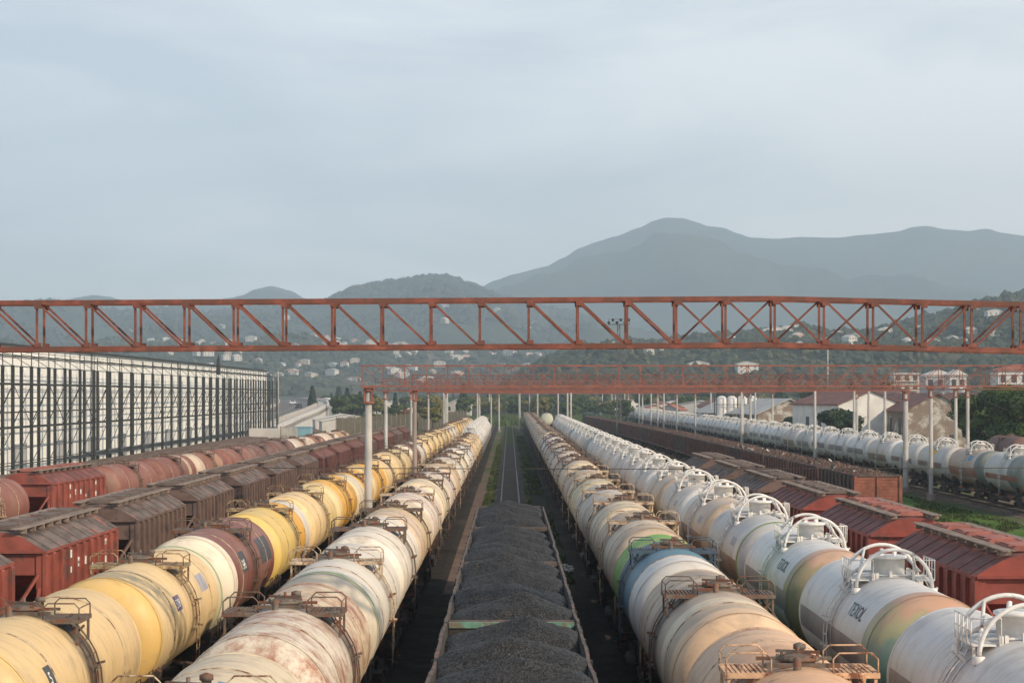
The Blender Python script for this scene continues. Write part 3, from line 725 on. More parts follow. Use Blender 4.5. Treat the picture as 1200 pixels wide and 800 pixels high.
for k in ['y_a', 'y_f', 'y_f', 'y_a', 'y_g', 'y_a', 'l_f', 'l_d', 'y_g', 'y_d', 'y_g', 'y_f', 'y_g', 'y_g', 'y_f', 'l_f', 'l_a']: sp.append((k, 'fit_dark', names[k]))
Yr = row('L2', T1, 'oil_tank_wagon', 'tank wagon', 38.5 - 12.02, 12.02, [('y_a', 'fit_dark', 'plain yellow tank wagon')] + sp, 'tank wagons of the yellow row', 'the yellow row')
# row right of the coal train
M['fit_peach'] = simple('peach_fittings', (.60, .38, .23), .7, .2, 5, .45)
sp = [('r_a', 'fit_peach', 'rusty peach tank wagon'), ('r_b', 'fit_dark', 'tan tank wagon with sooty middle'), ('r_c', 'fit_blue', 'blue, green and white tank wagon'),
      ('r_d', 'fit_rust', 'tan banded tank wagon'), ('r_e', 'fit_rust', 'cream and tan tank wagon'), ('r_g', 'fit_rust', 'greyish cream tank wagon'), ('r_f', 'fit_rust', 'yellow-cream tank wagon with white ring'),
      ('r_d', 'fit_rust', 'brownish tan tank wagon'), ('r_e', 'fit_dark', 'cream banded tank wagon'), ('r_d', 'fit_dark', 'dull tan tank wagon'), ('l_f', 'fit_dark', 'pinkish tank wagon'),
      ('r_g', 'fit_dark', 'grey tank wagon'), ('r_e', 'fit_dark', 'pale banded tank wagon'), ('r_h', 'fit_dark', 'violet-grey tank wagon with white rings'), ('r_h', 'fit_dark', 'blue-grey tank wagon with white rings')]
M['fit_far'] = simple('greyed_fittings', (.30, .25, .20), .7, .3, 5, .4)
M['fit_blue'] = simple('blue_fittings', (.05, .09, .13), .6, .3, 4, .3)
for i in range(25): k = rg.choice(['r_g', 'r_g', 'l_f', 'r_e', 'l_a', 'r_g']); sp.append((k, 'fit_far', names[k]))
Rr = row('R1', T1, 'oil_tank_wagon', 'tank wagon', 31.2, 12.02, sp, 'tank wagons right of the coal train', 'row right of the coal')
# white gas wagons
sp = [('g_a', None, 'clean white gas tank wagon'), ('g_b', None, 'lettered white gas tank wagon with teal near cap'), ('g_c', None, 'white gas tank wagon with rusty green cap'),
      ('g_d', None, 'light grey gas tank wagon with green ring'), ('g_e', None, 'tan gas tank wagon'), ('g_f', None, 'pinkish gas tank wagon with white end'), ('g_e', None, 'dull tan gas tank wagon'), ('g_g', None, 'grey gas tank wagon'),
      ('g_f', None, 'dusty gas tank wagon'), ('g_g', None, 'greyish gas tank wagon'), ('g_f', None, 'pale gas tank wagon')]
for i in range(18):
    k = 'g_h' if i in (3, 8) else rg.choice(['g_f', 'g_g', 'g_g', 'g_a']); sp.append((k, None, {'g_h': 'teal gas tank wagon', 'g_f': 'pinkish gas tank wagon', 'g_g': 'grey gas tank wagon', 'g_a': 'white gas tank wagon'}[k]))
Gr = row('R2', T2, 'gas_tank_wagon', 'gas tank wagon', 34.6, 12.02, sp, 'gas tank wagons with hoops beside the red hoppers', 'hooped white row')
for i in (1, 2):
    lettering(Gr[i], 'TEX', .50, -1.55, 62, -1, TXTM['teal'], stretch=1.12); lettering(Gr[i], 'OL', .50, -2.53, 62, -1, TXTM['dark'], stretch=1.12)
for i in (3, 4, 5): plate(Gr[i], -3.4, -2.2, 58, 70, -1, TXTM['grey'])
lettering(Yr[2], '509', .34, -2.2, 73, 1, TXTM['white']); plate(Yr[2], -2.3, -1.55, 60, 76, 1, TXTM['purple']); plate(Yr[2], 1.6, 2.7, 52, 72, 1, TXTM['grey'])
lettering(Yr[3], '545', .42, -2.6, 78, 1, TXTM['white']); plate(Yr[3], -2.7, -1.6, 56, 82, 1, TXTM['slate']); plate(Yr[3], 1.6, 4.1, 52, 86, 1, TXTM['slate'])
lettering(Yr[1], '5', .34, -3.3, 70, 1, TXTM['white']); plate(Yr[1], -3.4, -2.95, 56, 72, 1, TXTM['slate'])
lettering(Lr[1], 'KAZAS', .42, -3.6, 97, 1, TXTM['dark'])
plate(Lr[0], .5, 1.6, 8, 26, 1, TXTM['blue'])
# far right row
sp = [('g_k', None, 'grey gas tank wagon with dark green end'), ('g_j', None, 'brown gas tank wagon with blue mark'), ('g_i', None, 'cream gas tank wagon with yellow mark'), ('g_i', None, 'white gas tank wagon with small yellow mark')]
for i in range(46):
    k = rg.choice(['g_a', 'g_g', 'g_a', 'g_a', 'g_f'] if i < 20 else ['g_g', 'g_f', 'g_a']); sp.append((k, None, {'g_a': 'white gas tank wagon', 'g_g': 'white-ended grey gas tank wagon', 'g_f': 'pinkish gas tank wagon'}[k]))
Fr = row('R5', T2, 'gas_tank_wagon', 'gas tank wagon', 142.5, 12.02, sp, 'gas tank wagons on the far right track', 'far right row')
plate(Fr[1], -2.6, -1.2, 48, 66, -1, TXTM['blue']); plate(Fr[2], -1.6, 1.4, 42, 60, -1, TXTM['yellow']); plate(Fr[3], -1.0, 1.4, 46, 58, -1, TXTM['yellow'])
# rusty tanks and one hopper at the far left
sp1 = [('b_a', 'fit_rust', 'dull red tank wagon'), ('b_a', 'fit_rust', 'rusty red tank wagon')]
for i, (mk, fit, look) in enumerate(sp1):
    place(T1, 'oil_tank_wagon', 'L4', 83.5 + 12.02 * i, {'vessel': M[mk], 'platform': M[fit], 'railing': M[fit], 'ladder': M[fit], 'tie_band': M['fit_rust']}, look + (' at the left frame edge before the lone hopper' if i else ' nearest the camera on the leftmost track'), 'tank wagon', 'rusty tank wagons on the leftmost track')
sp = [('b_a', 'fit_dark', 'red-brown tank wagon'), ('b_b', 'fit_dark', 'red-brown tank wagon with white far end'), ('b_c', 'fit_dark', 'rust and white tank wagon'), ('b_a', 'fit_dark', 'reddish tank wagon'), ('b_d', 'fit_dark', 'maroon tank wagon'), ('b_d', 'fit_dark', 'dark maroon tank wagon'),
      ('b_e', 'fit_dark', 'pinkish cream tank wagon'), ('b_c', 'fit_dark', 'streaked white and rust tank wagon'), ('b_e', 'fit_dark', 'cream tank wagon'), ('b_f', 'fit_dark', 'orange-rust tank wagon')]
row('L4', T1, 'oil_tank_wagon', 'tank wagon', 124.2, 12.02, sp, 'rusty tank wagons on the leftmost track', 'leftmost row beyond the hopper')
M['h_dkred'] = simple('dark_red_hopper', (.13, .052, .045), .75, .25, 1.2, .3, rcol=(.07, .045, .04)); M['h_dkroof'] = simple('dark_red_hopper_roof', (.17, .075, .062), .75, .3, 1.4, .25, rcol=(.1, .06, .05))
def marks(o):
    r4 = random.Random(2)
    for j in range(9):
        m = MB(); k_ = r4.randrange(2, 9); y = -5.3 + 10.6 * k_ / 10; z = r4.uniform(2.6, 3.4); m.box((1.672, y, z), (.012, r4.uniform(.12, .24), r4.uniform(.12, .3))); m.build('paint_mark', TXTM['white'], o)
def hop(key, Yface, body, roof, hatch, label, group):
    return place(HP, 'hopper_wagon', key, Yface + 5.4, {'body': M[body], 'end_panel': M[body], 'roof': M[roof], 'loading_hatch': M[hatch]}, label, 'hopper wagon', group)
lh = hop('L4', 104.3, 'h_red', 'h_roofred', 'h_hatch', 'lone red hopper wagon between rusty tank wagons on leftmost track', 'hoppers at left'); marks(lh)
ords = ['nearest', 'second', 'third', 'fourth', 'fifth', 'sixth', 'seventh', 'eighth', 'ninth', 'tenth', 'eleventh', 'twelfth', 'thirteenth', 'fourteenth', 'fifteenth', 'sixteenth']
bod = ['h_red', 'h_red', 'h_dark', 'h_dark', 'h_dark', 'h_dark', 'h_dark', 'h_dkred', 'h_dkred', 'h_dkred', 'h_dark', 'h_dkred', 'h_dkred', 'h_dark', 'h_dkred']
for i in range(15):
    b = bod[i]; look = {'h_red': 'bright red', 'h_dark': 'dark brown', 'h_dkred': 'maroon'}[b]
    lh = hop('L3', 44.2 + 14.6 * i, b, 'h_roofgrey' if b != 'h_dkred' else 'h_dkroof', 'h_hatchdark', f'{look} hopper wagon, {ords[i]} from camera left of the yellow tanks', 'hopper wagons left of the yellow tanks')
    if i == 1: marks(lh)
bod = ['h_maroon', 'h_maroon', 'h_maroon', 'h_dark', 'h_dark', 'h_dark']
for i in range(6):
    b = bod[i]; hop('R3', 50.7 + 15.0 * i, b, 'h_roofred' if i < 3 else 'h_roofgrey', 'h_hatch' if i < 2 else 'h_hatchdark', f"{'dark red' if i < 3 else 'blackish brown'} hopper wagon, {ords[i]} from camera beside the white hooped tanks", 'hopper wagons right of the white tanks')
# open wagons on the right
def heap(name, x, Y, half, hw, top, mat, seed, peaks, label, cat, low=2.9, group=None, lump=.022, amp=.5):
    m = MB(); nx, ny = 60, int(half * 2 / .075); vs = []
    rr_ = random.Random(seed)
    pk = [(-half + (k + .5) * 2 * half / peaks + rr_.uniform(-.35, .35), rr_.uniform(-.35, .35), rr_.uniform(.85, 1.1)) for k in range(peaks)]
    for j in range(ny + 1):
        y = -half + 2 * half * j / ny
        for i in range(nx + 1):
            xx = -hw + 2 * hw * i / nx
            h = max(amp * 1.9 * w - math.hypot((xx - px) * .8, (y - py)) * .33 for py, px, w in pk)
            h = max(h, -.30 + .1 * mnoise.noise(Vector((xx, y * .7, seed))))
            z = top - amp + h + .10 * mnoise.noise(Vector((xx * 1.3, y * 1.3, seed * 3))) + lump * 1.2 * mnoise.noise(Vector((xx * 7, y * 7, seed))) + lump * mnoise.noise(Vector((xx * 19, y * 19, seed)))
            z -= .22 * max(0, min(1, (abs(y) - half + .75) / .6))
            z = max(low, z - max(0, abs(xx) / hw - .86) * .5); vs.append((xx, y, z))
    w = nx + 1
    m.add(vs, [(j * w + i, j * w + i + 1, (j + 1) * w + i + 1, (j + 1) * w + i) for j in range(ny) for i in range(nx)], 0, True)
    vb = [(sx * hw, sy * half, 1.4) for sx in (-1, 1) for sy in (-1, 1)]
    m.add([vs[0], vs[nx], vs[-1], vs[-1 - nx], vb[0], vb[2], vb[3], vb[1]], [(0, 1, 5, 4), (1, 2, 6, 5), (2, 3, 7, 6), (3, 0, 4, 7)])
    return tag(m.build(name, mat, loc=(x, Y, 0)), label, cat, group)
for i in range(24):
    Y = 127.2 + 14.3 * i
    wl = f'brown open wagon, {words(i)} from camera in the row right of the red hoppers' if i < 12 else f'brown open wagon, {words(23 - i)} from far end of row right of red hoppers'
    if i == 0: wl = 'open wagon with orange-red end door facing the camera, nearest on its track'
    o = place(GN, 'open_wagon', 'R4', Y, {'end_door': M['gon_end'] if i == 0 else M['gon'], 'body': M['gon'] if i % 4 else M['h_dark']}, wl, 'open wagon', 'open wagons right of the red hoppers')
    if i < 10:
        f = P['R4']; hobj = heap('scrap_load', f(Y), Y, 6.4, 1.4, 3.3, M['scrap'], 50 + i, 5, f'heap of dark scrap in the {words(i)} open wagon behind the red hoppers', 'scrap', 2.4, 'scrap in the open wagons', .2, .4)
        hobj.rotation_euler = o.rotation_euler
        if i < 5:
            q = MB(); r2 = random.Random(i)
            for _ in range(60):
                px, py = r2.uniform(-1.2, 1.2), r2.uniform(-6, 6); a = r2.uniform(0, 6.28); l = r2.uniform(.15, .6)
                z = 3.3 + r2.uniform(-.1, .25); q.bar((px, py, z), (px + l * math.cos(a) * .5, py + l * math.sin(a), z + r2.uniform(-.1, .3)), r2.uniform(.03, .16), .04, r2.choice((0, 0, 0, 0, 0, 1)))
            q.build('scrap_piece', [M['scrap'], M['paleroof']], hobj)
# green box wagon at the end of that row
gb = empty('box_wagon', (P['R4'](472), 472, 0)); q = MB(); q.box((0, 0, 2.6), (2.9, 13, 2.7)); q.prism([(-1.5, 3.95), (-.8, 4.3), (0, 4.4), (.8, 4.3), (1.5, 3.95)], -6.6, 6.6)
for i in range(12): q.box((-1.47, -6 + i * 1.1, 2.6), (.08, .1, 2.7)); q.box((1.47, -6 + i * 1.1, 2.6), (.08, .1, 2.7))
q.build('body', simple('dark_green_wagon', (.05, .075, .06), .8), gb); frame_part(gb, 6.4)
tag(gb, 'dark green covered wagon at the far end of the brown open wagons', 'box wagon')
# lone tank seen end-on
place(T1, 'oil_tank_wagon', 'R2', 466, {'vessel': tank_mat('pale_green_cream_paint', [(0, (.62, .64, .50))], .1, .1, .2)}, 'lone pale greenish tank wagon seen end-on beyond the white rows', 'tank wagon', 'tank wagons right of the coal train').location.x = 9.5
# brown tank behind the far right row
o = place(T1, 'oil_tank_wagon', 'R5', 205, {'vessel': M['b_d'], 'platform': M['fit_dark'], 'ladder': M['fit_dark']}, 'dark maroon tank wagon behind the far right row beneath the bushes', 'tank wagon', 'tank wagons right of the coal train'); o.location.x = 56

# coal train
for i, Yj in enumerate((34.9, 49.9, 64.9, 79.6)):
    half = 7.36 if i < 3 else 6.95
    g1 = gondola('coal_wagon', M['gon_in'], M['gon_rim'], half, inner=M['gon_green'] if i in (0, ) else M['gon_rim'], wob=.035, seed=20 + i)
    g1.location = (.05, Yj, 0)
    desc = ['open wagon of coal nearest the camera with chipped green end rail', 'open wagon of coal, second from the camera on centre track', 'open wagon of coal, third from the camera on centre track', 'last open wagon of coal where the bare rails begin']
    tag(g1, desc[i], 'open wagon', 'coal wagons')
    heap('coal_heap', .05, Yj, half - .12, 1.46, 3.66, M['coal'], 5 + i, (4, 4, 4, 4)[i], ['black coal heap in the wagon nearest the camera', 'black coal heap in the second coal wagon', 'black coal heap in the third coal wagon', 'black coal heap in the last coal wagon by the bare rails'][i], 'coal', 2.85, 'coal heaps', amp=.30)
sp_ = MB(); r2 = random.Random(3)
for _ in range(60):
    a, d = r2.uniform(0, 6.28), r2.random() ** 1.5; sp_.box((2.55 + .8 * d * math.cos(a), 96 + 2.6 * d * math.sin(a), -.29), (r2.uniform(.1, .4), r2.uniform(.1, .5), r2.uniform(.04, .16)), 0, a)
tag(sp_.build('white_debris', M['concrete']), 'scattered pale debris on the dark ground beside the bare rails', 'debris')

# ------------------------------------------------------------------ gantries
def truss(m, x0, x1, Y, zb, ht, dep, panel, w, flip_f, flip_b, camber=None, phase=0, zd=None):
    cam_ = camber or (lambda x: 0)
    def pt(x, y, z): return (x, y, z + cam_(x))
    for yy in (Y, Y + dep):
        for zz, ww in ((zb, w * 1.3), (zb + ht, w * 1.1)):
            xs = [x0] + [x for x in [x0 + panel * i for i in range(1, int((x1 - x0) / panel))]] + [x1]
            kx = [x0, (x0 + x1) / 2, x1] if camber is None else [x0, 5.85, x1]
            for a, b in zip(kx, kx[1:]): m.bar(pt(a, yy, zz), pt(b, yy, zz), w, ww)
    k = int((x1 - x0) / panel + .5)
    for i in range(k + 1):
        x = x0 + panel * i
        if x > x1 + .01: break
        for yy, fl, off in ((Y, flip_f, 0), (Y + dep, flip_b, phase)):
            m.bar(pt(x + off, yy, zb), pt(x + off, yy, zb + ht), w * .55)
            if w > .08:
                for zz in (zb + .09, zb + ht - .09): m.box(pt(x + off + .03, yy - .052 if yy == Y else yy + .052, zz), (.15, .014, .10))
            if i < k:
                up = x + panel / 2 > fl
                a, b = (zb, zb + ht) if up else (zb + ht, zb)
                m.bar(pt(x + off, yy, a), pt(x + panel + off, yy, b), w * .5)
        for zz in (zb, zb + ht): m.bar(pt(x, Y, zz), pt(x, Y + dep, zz), w * .4)
        if i < k and i % 2 == 0:
            for zz in (zb, ): m.bar(pt(x, Y, zz), pt(x + panel, Y + dep, zz), w * .3)
def post(parent, x, Y, ht, r=.2, mat='conc', cap=True, z0=-.35):
    m = MB(); m.lathe([(z0, r * 1.15), (ht, r * .88), (ht, 0)], (x, Y, 0), 'Z', 14)
    m.build('post', M[mat], parent)
    b = MB(); b.lathe([(z0, .42), (z0 + .55, .38), (z0 + .56, 0)], (x, Y, 0), 'Z', 8, smooth=False); b.build('footing', M['conc_b'], parent)
    if cap:
        c = MB()
        for z in (ht - .75, ht - .1): c.lathe([(z - .05, r * .9), (z - .05, r * 1.5), (z + .05, r * 1.5), (z + .05, r * .9)], (x, Y, 0), 'Z', 10, smooth=False)
        for a in range(4): ca, sa = math.cos(a * 1.571 + .785) * r * 1.35, math.sin(a * 1.571 + .785) * r * 1.35; c.bar((x + ca, Y + sa, ht - .8), (x + ca, Y + sa, ht + .12), .07)
        c.box((x, Y, ht + .06), (.7, .7, .1)); c.build('post_bracket', M['red_or'], parent)
# nearest gantry
e = empty('gantry', (0, 0, 0)); m = MB()
camb = lambda x: -.0058 * (5.85 - x) if x < 5.85 else -.024 * (x - 5.85)
truss(m, -11.52 - 1.085 * 6, 5.85 + 1.085 * 24, 40.5, 9.86, 1.03, .63, 1.0857, .088, 9.6, 3.3, camb)
m.build('crossbeam', M['orange'], e)
for x in (-17.5, 31.5): post(e, x, 40.8, 9.55, mat='conc')
tag(e, 'nearest rusty orange truss gantry crossing the whole view above the trains', 'gantry', 'gantries')
# others: (Y, left x, right x, post xs)
gl = [(96, -7.75, 37.2, [(-7.4, .2, 'conc'), (37, .2, 'conc')]), (143, -7.6, 44, [(-7.4, .165, 'conc_b'), (43.4, .17, 'conc')]),
      (171, -12.5, 37.3, [(37, .24, 'conc'), (-13.0, .17, 'conc')]), (197, -13.4, 41, [(-13.3, .2, 'conc')]), (222, -13.3, 37.2, [(37, .17, 'conc')]), (248, -13.3, 48, [(-13.3, .15, 'conc'), (47, .2, 'conc')]),
      (291, -11, 38, [(37, .2, 'conc')]), (303, -13.5, 44, [(-13.4, .16, 'conc'), (43.5, .17, 'conc')]), (330, -12, 44, [(43.4, .2, 'conc')]), (365, -12.5, 37.4, [(37, .17, 'conc'), (-12.7, .16, 'conc')]), (405, -7.5, 38, [(37, .18, 'conc'), (-6.6, .17, 'conc')]),
      (455, -6, 38, [(-2.6, .2, 'conc'), (36.8, .2, 'conc')]), (510, -6, 38, [(37, .2, 'conc'), (-5.1, .2, 'conc')]), (570, -2, 38, [(3, .22, 'conc'), (37, .2, 'conc')]), (640, 0, 38, [(7, .22, 'conc'), (37, .2, 'conc')])]
gn = ['second nearest gantry, its left end on a pale post between cream and yellow tanks', 'rusty gantry ending left on a brownish post', 'rusty gantry carried at right by the thick grey post on grass']
for i, (Y, xa, xb, ps) in enumerate(gl):
    e = empty('gantry'); m = MB(); k = 1.12 if i else 1.12
    n = round((xb - xa) / k); hh = 1.08
    truss(m, xa, xb, Y, 9.22, hh, .63, (xb - xa) / n, .055 if Y < 160 else .048, xa + (xb - xa) * .0 + .0 if i % 2 == 0 else 1e3, 16.0, phase=0)
    m.build('crossbeam', M['orange'] if i % 3 else M['red_or'], e)
    for x, r, mt in ps: post(e, x, Y + .3, 9.12, r, mt)
    tag(e, gn[i] if i < 3 else f'distant rusty gantry over the tracks, {words(i + 1)} from the camera', 'gantry', 'gantries')
# free standing posts (catenary and lighting columns)
fp = [(Vector((X_, X_ * 2150 / (q - 597), 0)), 9.35) for q, X_ in ((524, -13.2), (520, -13.2), (559.5, -7.2), (609, 2.6), (630, 7.3), (654, 12.6), (665, 12.2), (669, 12.2), (573.5, -7.6), (581, -7.6), (706, 36.5), (717, 36.5), (732, 36.5), (749, 36.5), (763, 36.5), (778, 36.5), (1018, 43.3), (1037, 43.3), (1001, 43.3), (1120, 43.3), (1134, 43.3), (1091, 36.6), (885, 43.3), (833, 43.3), (869, 36.6), (955, 36.6))]
for i, (p, h) in enumerate(fp):
    e = empty('track_post', (p.x, p.y, 0)); post(e, 0, 0, h, .17 if p.y < 350 else .2, 'conc', i in (19, 20, 21))
    tag(e, f'slim concrete track post, {words(i)} counting rightward from the yellow row' if False else f'slim pale concrete post standing among the tracks {"behind the far right tanks" if p.x > 42 else ("left of the bare rails" if p.x < 0 else "right of the bare rails")}', 'post', 'free standing track posts')
posts_done = sorted([o for o in S.objects if o.name.startswith('track_post')], key=lambda o: o.location.x / o.location.y)
for i, o in enumerate(posts_done): o['label'] = f'slim pale concrete track post, {words(i)} from the left of those beyond the wagons'
# thin cross wire above the tank rows
m = MB(); m.tube([(-13 + i * 2.5, 96.2, 4.95 - .06 * math.sin(i / 16 * math.pi)) for i in range(17)], .022, 5)
tag(m.build('cross_wire', M['wire']), 'thin dark wire strung across the tank rows below the second gantry', 'wire')

# lighting mast with floodlights
def lattice_mast(x, Y, h, w, label, heads):
    e = empty('lighting_mast', (x, Y, -.35)); m = MB()
    for a in (-1, 1):
        for b in (-1, 1): m.bar((a * w, b * w, 0), (a * w * .5, b * w * .5, h), .16)
    k = int(h / 1.6)
    for i in range(k):
        z0, z1 = h * i / k, h * (i + 1) / k; q0, q1 = w * (1 - .5 * i / k), w * (1 - .5 * (i + 1) / k)
        for a in (-1, 1): m.bar((a * q0, -q0, z0), (a * q1, q1, z1), .07); m.bar((-q0, a * q0, z0), (q1, a * q1, z1), .07)
    m.build('mast', M['pylon'], e)
    p = MB(); p.box((0, 0, h), (4.1, 1.4, .12))
    for xx in (-2, -1, 0, 1, 2): p.bar((xx, -.7, h), (xx, -.7, h + 1.0), .07)
    p.bar((-2, -.7, h + 1.0), (2, -.7, h + 1.0), .07); p.build('top_platform', M['pylon'], e)
    for i in range(heads):
        q = MB(); xx = -1.9 + 3.8 * i / (heads - 1); q.lathe([(0, .12), (.3, .3), (.32, 0)], (xx, -.85, h + .35 + .5 * (i % 2)), 'Y', 8); q.build('floodlight', M['dark'], e)
    tag(e, label, 'lighting mast'); return e
lattice_mast(PX(725, 0, 350).x, 350, 22.6, .42, 'tall dark lattice lighting mast rising above the gantries', 6)
# tall thin poles
def pole(x, Y, z, r, label, arm=0):
    e = empty('street_lamp', (x, Y, -.35)); m = MB(); m.tube([(0, 0, 0), (0, 0, z)], [r, r * .6], 8); m.build('pole', M['conc'], e)
    if arm:
        q = MB(); q.tube([(0, 0, z - .4), (arm * .5, 0, z), (arm, 0, z)], .06, 5); q.box((arm * 1.1, 0, z), (.7, .3, .14)); q.build('lamp_head', M['pylon'], e)
    return tag(e, label, 'street lamp', 'lamp poles')
pole(PX(970, 0, 420).x, 420, 21, .22, 'tall pale pole rising behind the weathered warehouse roofs')
pole(PX(320, 0, 460).x, 460, 14.5, .2, 'left of two slim poles at the end of the steel frame', 1.6)
pole(PX(326, 0, 450).x, 450, 15, .22, 'right of two slim poles at the end of the steel frame', 1.8)

# ------------------------------------------------------------------ big storage hall at left with steel frame
hall = empty('storage_hall', (-58, 0, -.35))
w = MB(); y0, y1, zt = 150, 438, 14.9
w.box((-.2, (y0 + y1) / 2, zt / 2), (.4, y1 - y0, zt)); w.box((-20, y1 - .2, zt / 2), (40, .4, zt)); w.box((-20, y0 + .2, zt / 2), (40, .4, zt))
i = y0
while i < y1: w.box((.03, i, zt / 2), (.06, .12, zt)); i += 2.4
w.build('wall', simple('pale_panel_wall', (.80, .81, .79), .7, .05, .15, .05, rcol=(.5, .5, .46)), hall)
w = MB(); w.prism([(.35, zt), (-20, zt + .5), (-40.3, zt), (-40.3, zt - .15), (.35, zt - .15)], y0 - .4, y1 + .4); w.build('roof', M['greyroof'], hall)
w = MB(); w.box((.4, (y0 + y1) / 2, zt + .05), (.25, y1 - y0 + 1, .25)); w.build('gutter', M['dkbeam'], hall)
hd = simple('hall_door', (.40, .41, .42), .6, .1, .3)
for i in range(14): w = MB(); w.box((.12, 160 + i * 19, 1.8), (.2, 5.5, 3.2)); w.build('loading_door', hd, hall)
tag(hall, 'long white panelled storage hall beyond the steel frame at left', 'warehouse')
fr = empty('steel_frame', (-54.6, 0, -.35)); xs = (0, -2.2)
k = 0; Yc = 178
while Yc < 436:
    c = MB()
    for xx in xs:
        yy = Yc if xx == 0 else Yc + 3.9; c.box((xx, yy, 6.2), (.33, .33, 12.4)); c.bar((xx, yy, 12.4), (xx, yy, 14.3), .09)
    c.bar((xs[0], Yc, 10.3), (xs[1], Yc, 10.3), .14); c.bar((xs[0], Yc, 5.5), (xs[1], Yc, 5.5), .14); c.bar((xs[0], Yc, 10.3), (xs[1], Yc, 5.5), .10)
    c.bar((xs[0], Yc, 13.4), (xs[1] - 1.0, Yc, 13.9), .1)
    c.build('column', M['dkbeam'], fr); Yc += 7.9; k += 1
b = MB(); ya, yb = 178, 178 + 7.9 * (k - 1)
for z, ww in ((1.4, .12), (3.2, .07), (5.5, .15), (7.2, .11), (8.8, .11), (10.4, .14), (12.3, .07), (13.4, .14), (13.9, .06)):
    b.box((xs[0] + .02, (ya + yb) / 2, z), (ww * .8, yb - ya, ww))
    if ww > .1: b.box((xs[1] + .02, (ya + yb) / 2, z), (ww * .6, yb - ya, ww * .7))
b.build('beam', M['dkbeam'], fr)
b = MB(); Yc = ya; j = 0
while Yc < yb - 1:
    if j % 1 == 0:
        b.bar((.05, Yc, 10.4), (.05, Yc + 7.9, 5.5), .06) if j % 2 else b.bar((.05, Yc + 7.9, 10.4), (.05, Yc, 5.5), .06); b.bar((.05, Yc, 1.4), (.05, Yc + 7.9, 5.5), .06)
    b.bar((.05, Yc, 13.4), (.05, Yc + 7.9, 12.3), .05)
    Yc += 7.9; j += 1
b.build('brace', M['dkbeam'], fr)
cv = MB(); cv.box((-1.1, (ya + yb) / 2 + 25, 1.2), (1.0, yb - ya - 56, .3)); cv.tube([(-.4, ya + 60, 1.6), (-.4, yb, 1.6)], .16, 8); cv.build('pipe_duct', simple('dark_blue_duct', (.05, .065, .08), .7), fr)
for Yl in (238, 300, 352):
    l = MB()
    for d in (-.3, .3): l.bar((.4, Yl + d, 0), (.4, Yl + d, 14.4), .08)
    for q in range(40): l.bar((.4, Yl - .3, .5 + q * .35), (.4, Yl + .3, .5 + q * .35), .06)
    l.build('ladder', M['dkbeam'], fr)
tag(fr, 'dark steel lattice frame of columns and braces before the white hall', 'steel frame')
# small dark spire on the hall roof
m = MB(); p = PX(256, 426, 330); m.lathe([(-2.0, .4), (0, .35), (.8, .3), (1.6, .03)], p, 'Z', 6, smooth=False)
tag(m.build('roof_vent', M['dkbeam']), 'small dark pointed vent on the hall roof', 'vent').location = (0, 0, 0)
# low yellow object and green bank under the frame
m = MB(); vs = []
for i in range(61):
    y = 120 + i * 6
    vs += [(-47.5, y, -.34), (-49, y, .35 + .3 * mnoise.noise(Vector((y * .1, 0, 0)))), (-53.0, y, .5 + .3 * mnoise.noise(Vector((y * .1, 5, 0)))), (-54.2, y, -.34)]
m.add(vs, [(4 * i + j, 4 * i + j + 1, 4 * i + j + 5, 4 * i + j + 4) for i in range(60) for j in range(3)])
tag(m.build('earth_bank', brownm), kind='structure')

# ------------------------------------------------------------------ olive fence behind the left rows
def fence(p0, p1, h, label, mat='fence'):
    p0, p1 = Vector(p0), Vector(p1); d = (p1 - p0); l = d.length; d.normalize()
    e = empty('board_fence', p0); m = MB(); k = int(l / .6)
    for i in range(k):
        a = d * (l * i / k); b_ = d * (l * (i + .9) / k); hh = h + .12 * math.sin(i * 12.9)
        off = Vector((-d.y, d.x, 0)) * (.03 if i % 2 else -.03)
        m.bar(a + off + Vector((0, 0, hh / 2)), b_ + off + Vector((0, 0, hh / 2)), .06, hh)
    m.build('boards', M[mat], e)
    for i in range(0, int(l / 6) + 1):
        q = MB(); a = d * min(l, i * 6.0) + Vector((-d.y, d.x, 0)) * -.15; q.bar(a, a + Vector((0, 0, h + .3)), .2); q.build('fence_post', M['conc_b'], e) if i < 90 else None
    return tag(e, label, 'fence')
fence((-36, 380, -.35), (-13, 560, -.35), 4.3, 'tall olive board fence behind the dark hoppers at left')
# ------------------------------------------------------------------ overpass ramp
def rampm():
    pass
rx = [(443, -66, .5), (470, -65.8, 1.4), (500, -66.5, 2.4), (560, -67.5, 3.9), (620, -70.5, 5.2), (680, -77, 6.2), (760, -92, 6.9), (860, -114, 7.0)]
def rampstrip(name, o0, o1, dz, mat, thick=.0, label=None, parent=None, kind=None):
    m = MB(); vs = []
    for y, x, z in rx: vs += [(x + o0, y, z + dz), (x + o1, y, z + dz)] + ([(x + o0, y, z + dz - thick), (x + o1, y, z + dz - thick)] if thick else [])
    n = len(rx); st = 4 if thick else 2
    fs = []
    for i in range(n - 1):
        a, b = i * st, (i + 1) * st
        fs.append((a, a + 1, b + 1, b))
        if thick: fs += [(a + 1, a + 3, b + 3, b + 1), (a, b, b + 2, a + 2), (a + 2, b + 2, b + 3, a + 3)]
    if thick: fs += [(0, 2, 3, 1), ((n - 1) * 4, (n - 1) * 4 + 1, (n - 1) * 4 + 3, (n - 1) * 4 + 2)]
    m.add(vs, fs); o = m.build(name, mat, parent)
    return o
tag(rampstrip('road', -8, 5, 0, M['asph'], .0), kind='structure')
ov = empty('overpass'); 
rampstrip('deck', -8.6, 9.6, -.02, M['concrete'], 1.1, parent=ov)
rampstrip('parapet', 5, 5.5, 1.0, M['concrete'], 1.0, parent=ov); rampstrip('parapet', -8.6, -8.1, 1.0, M['concrete'], 1.0, parent=ov)
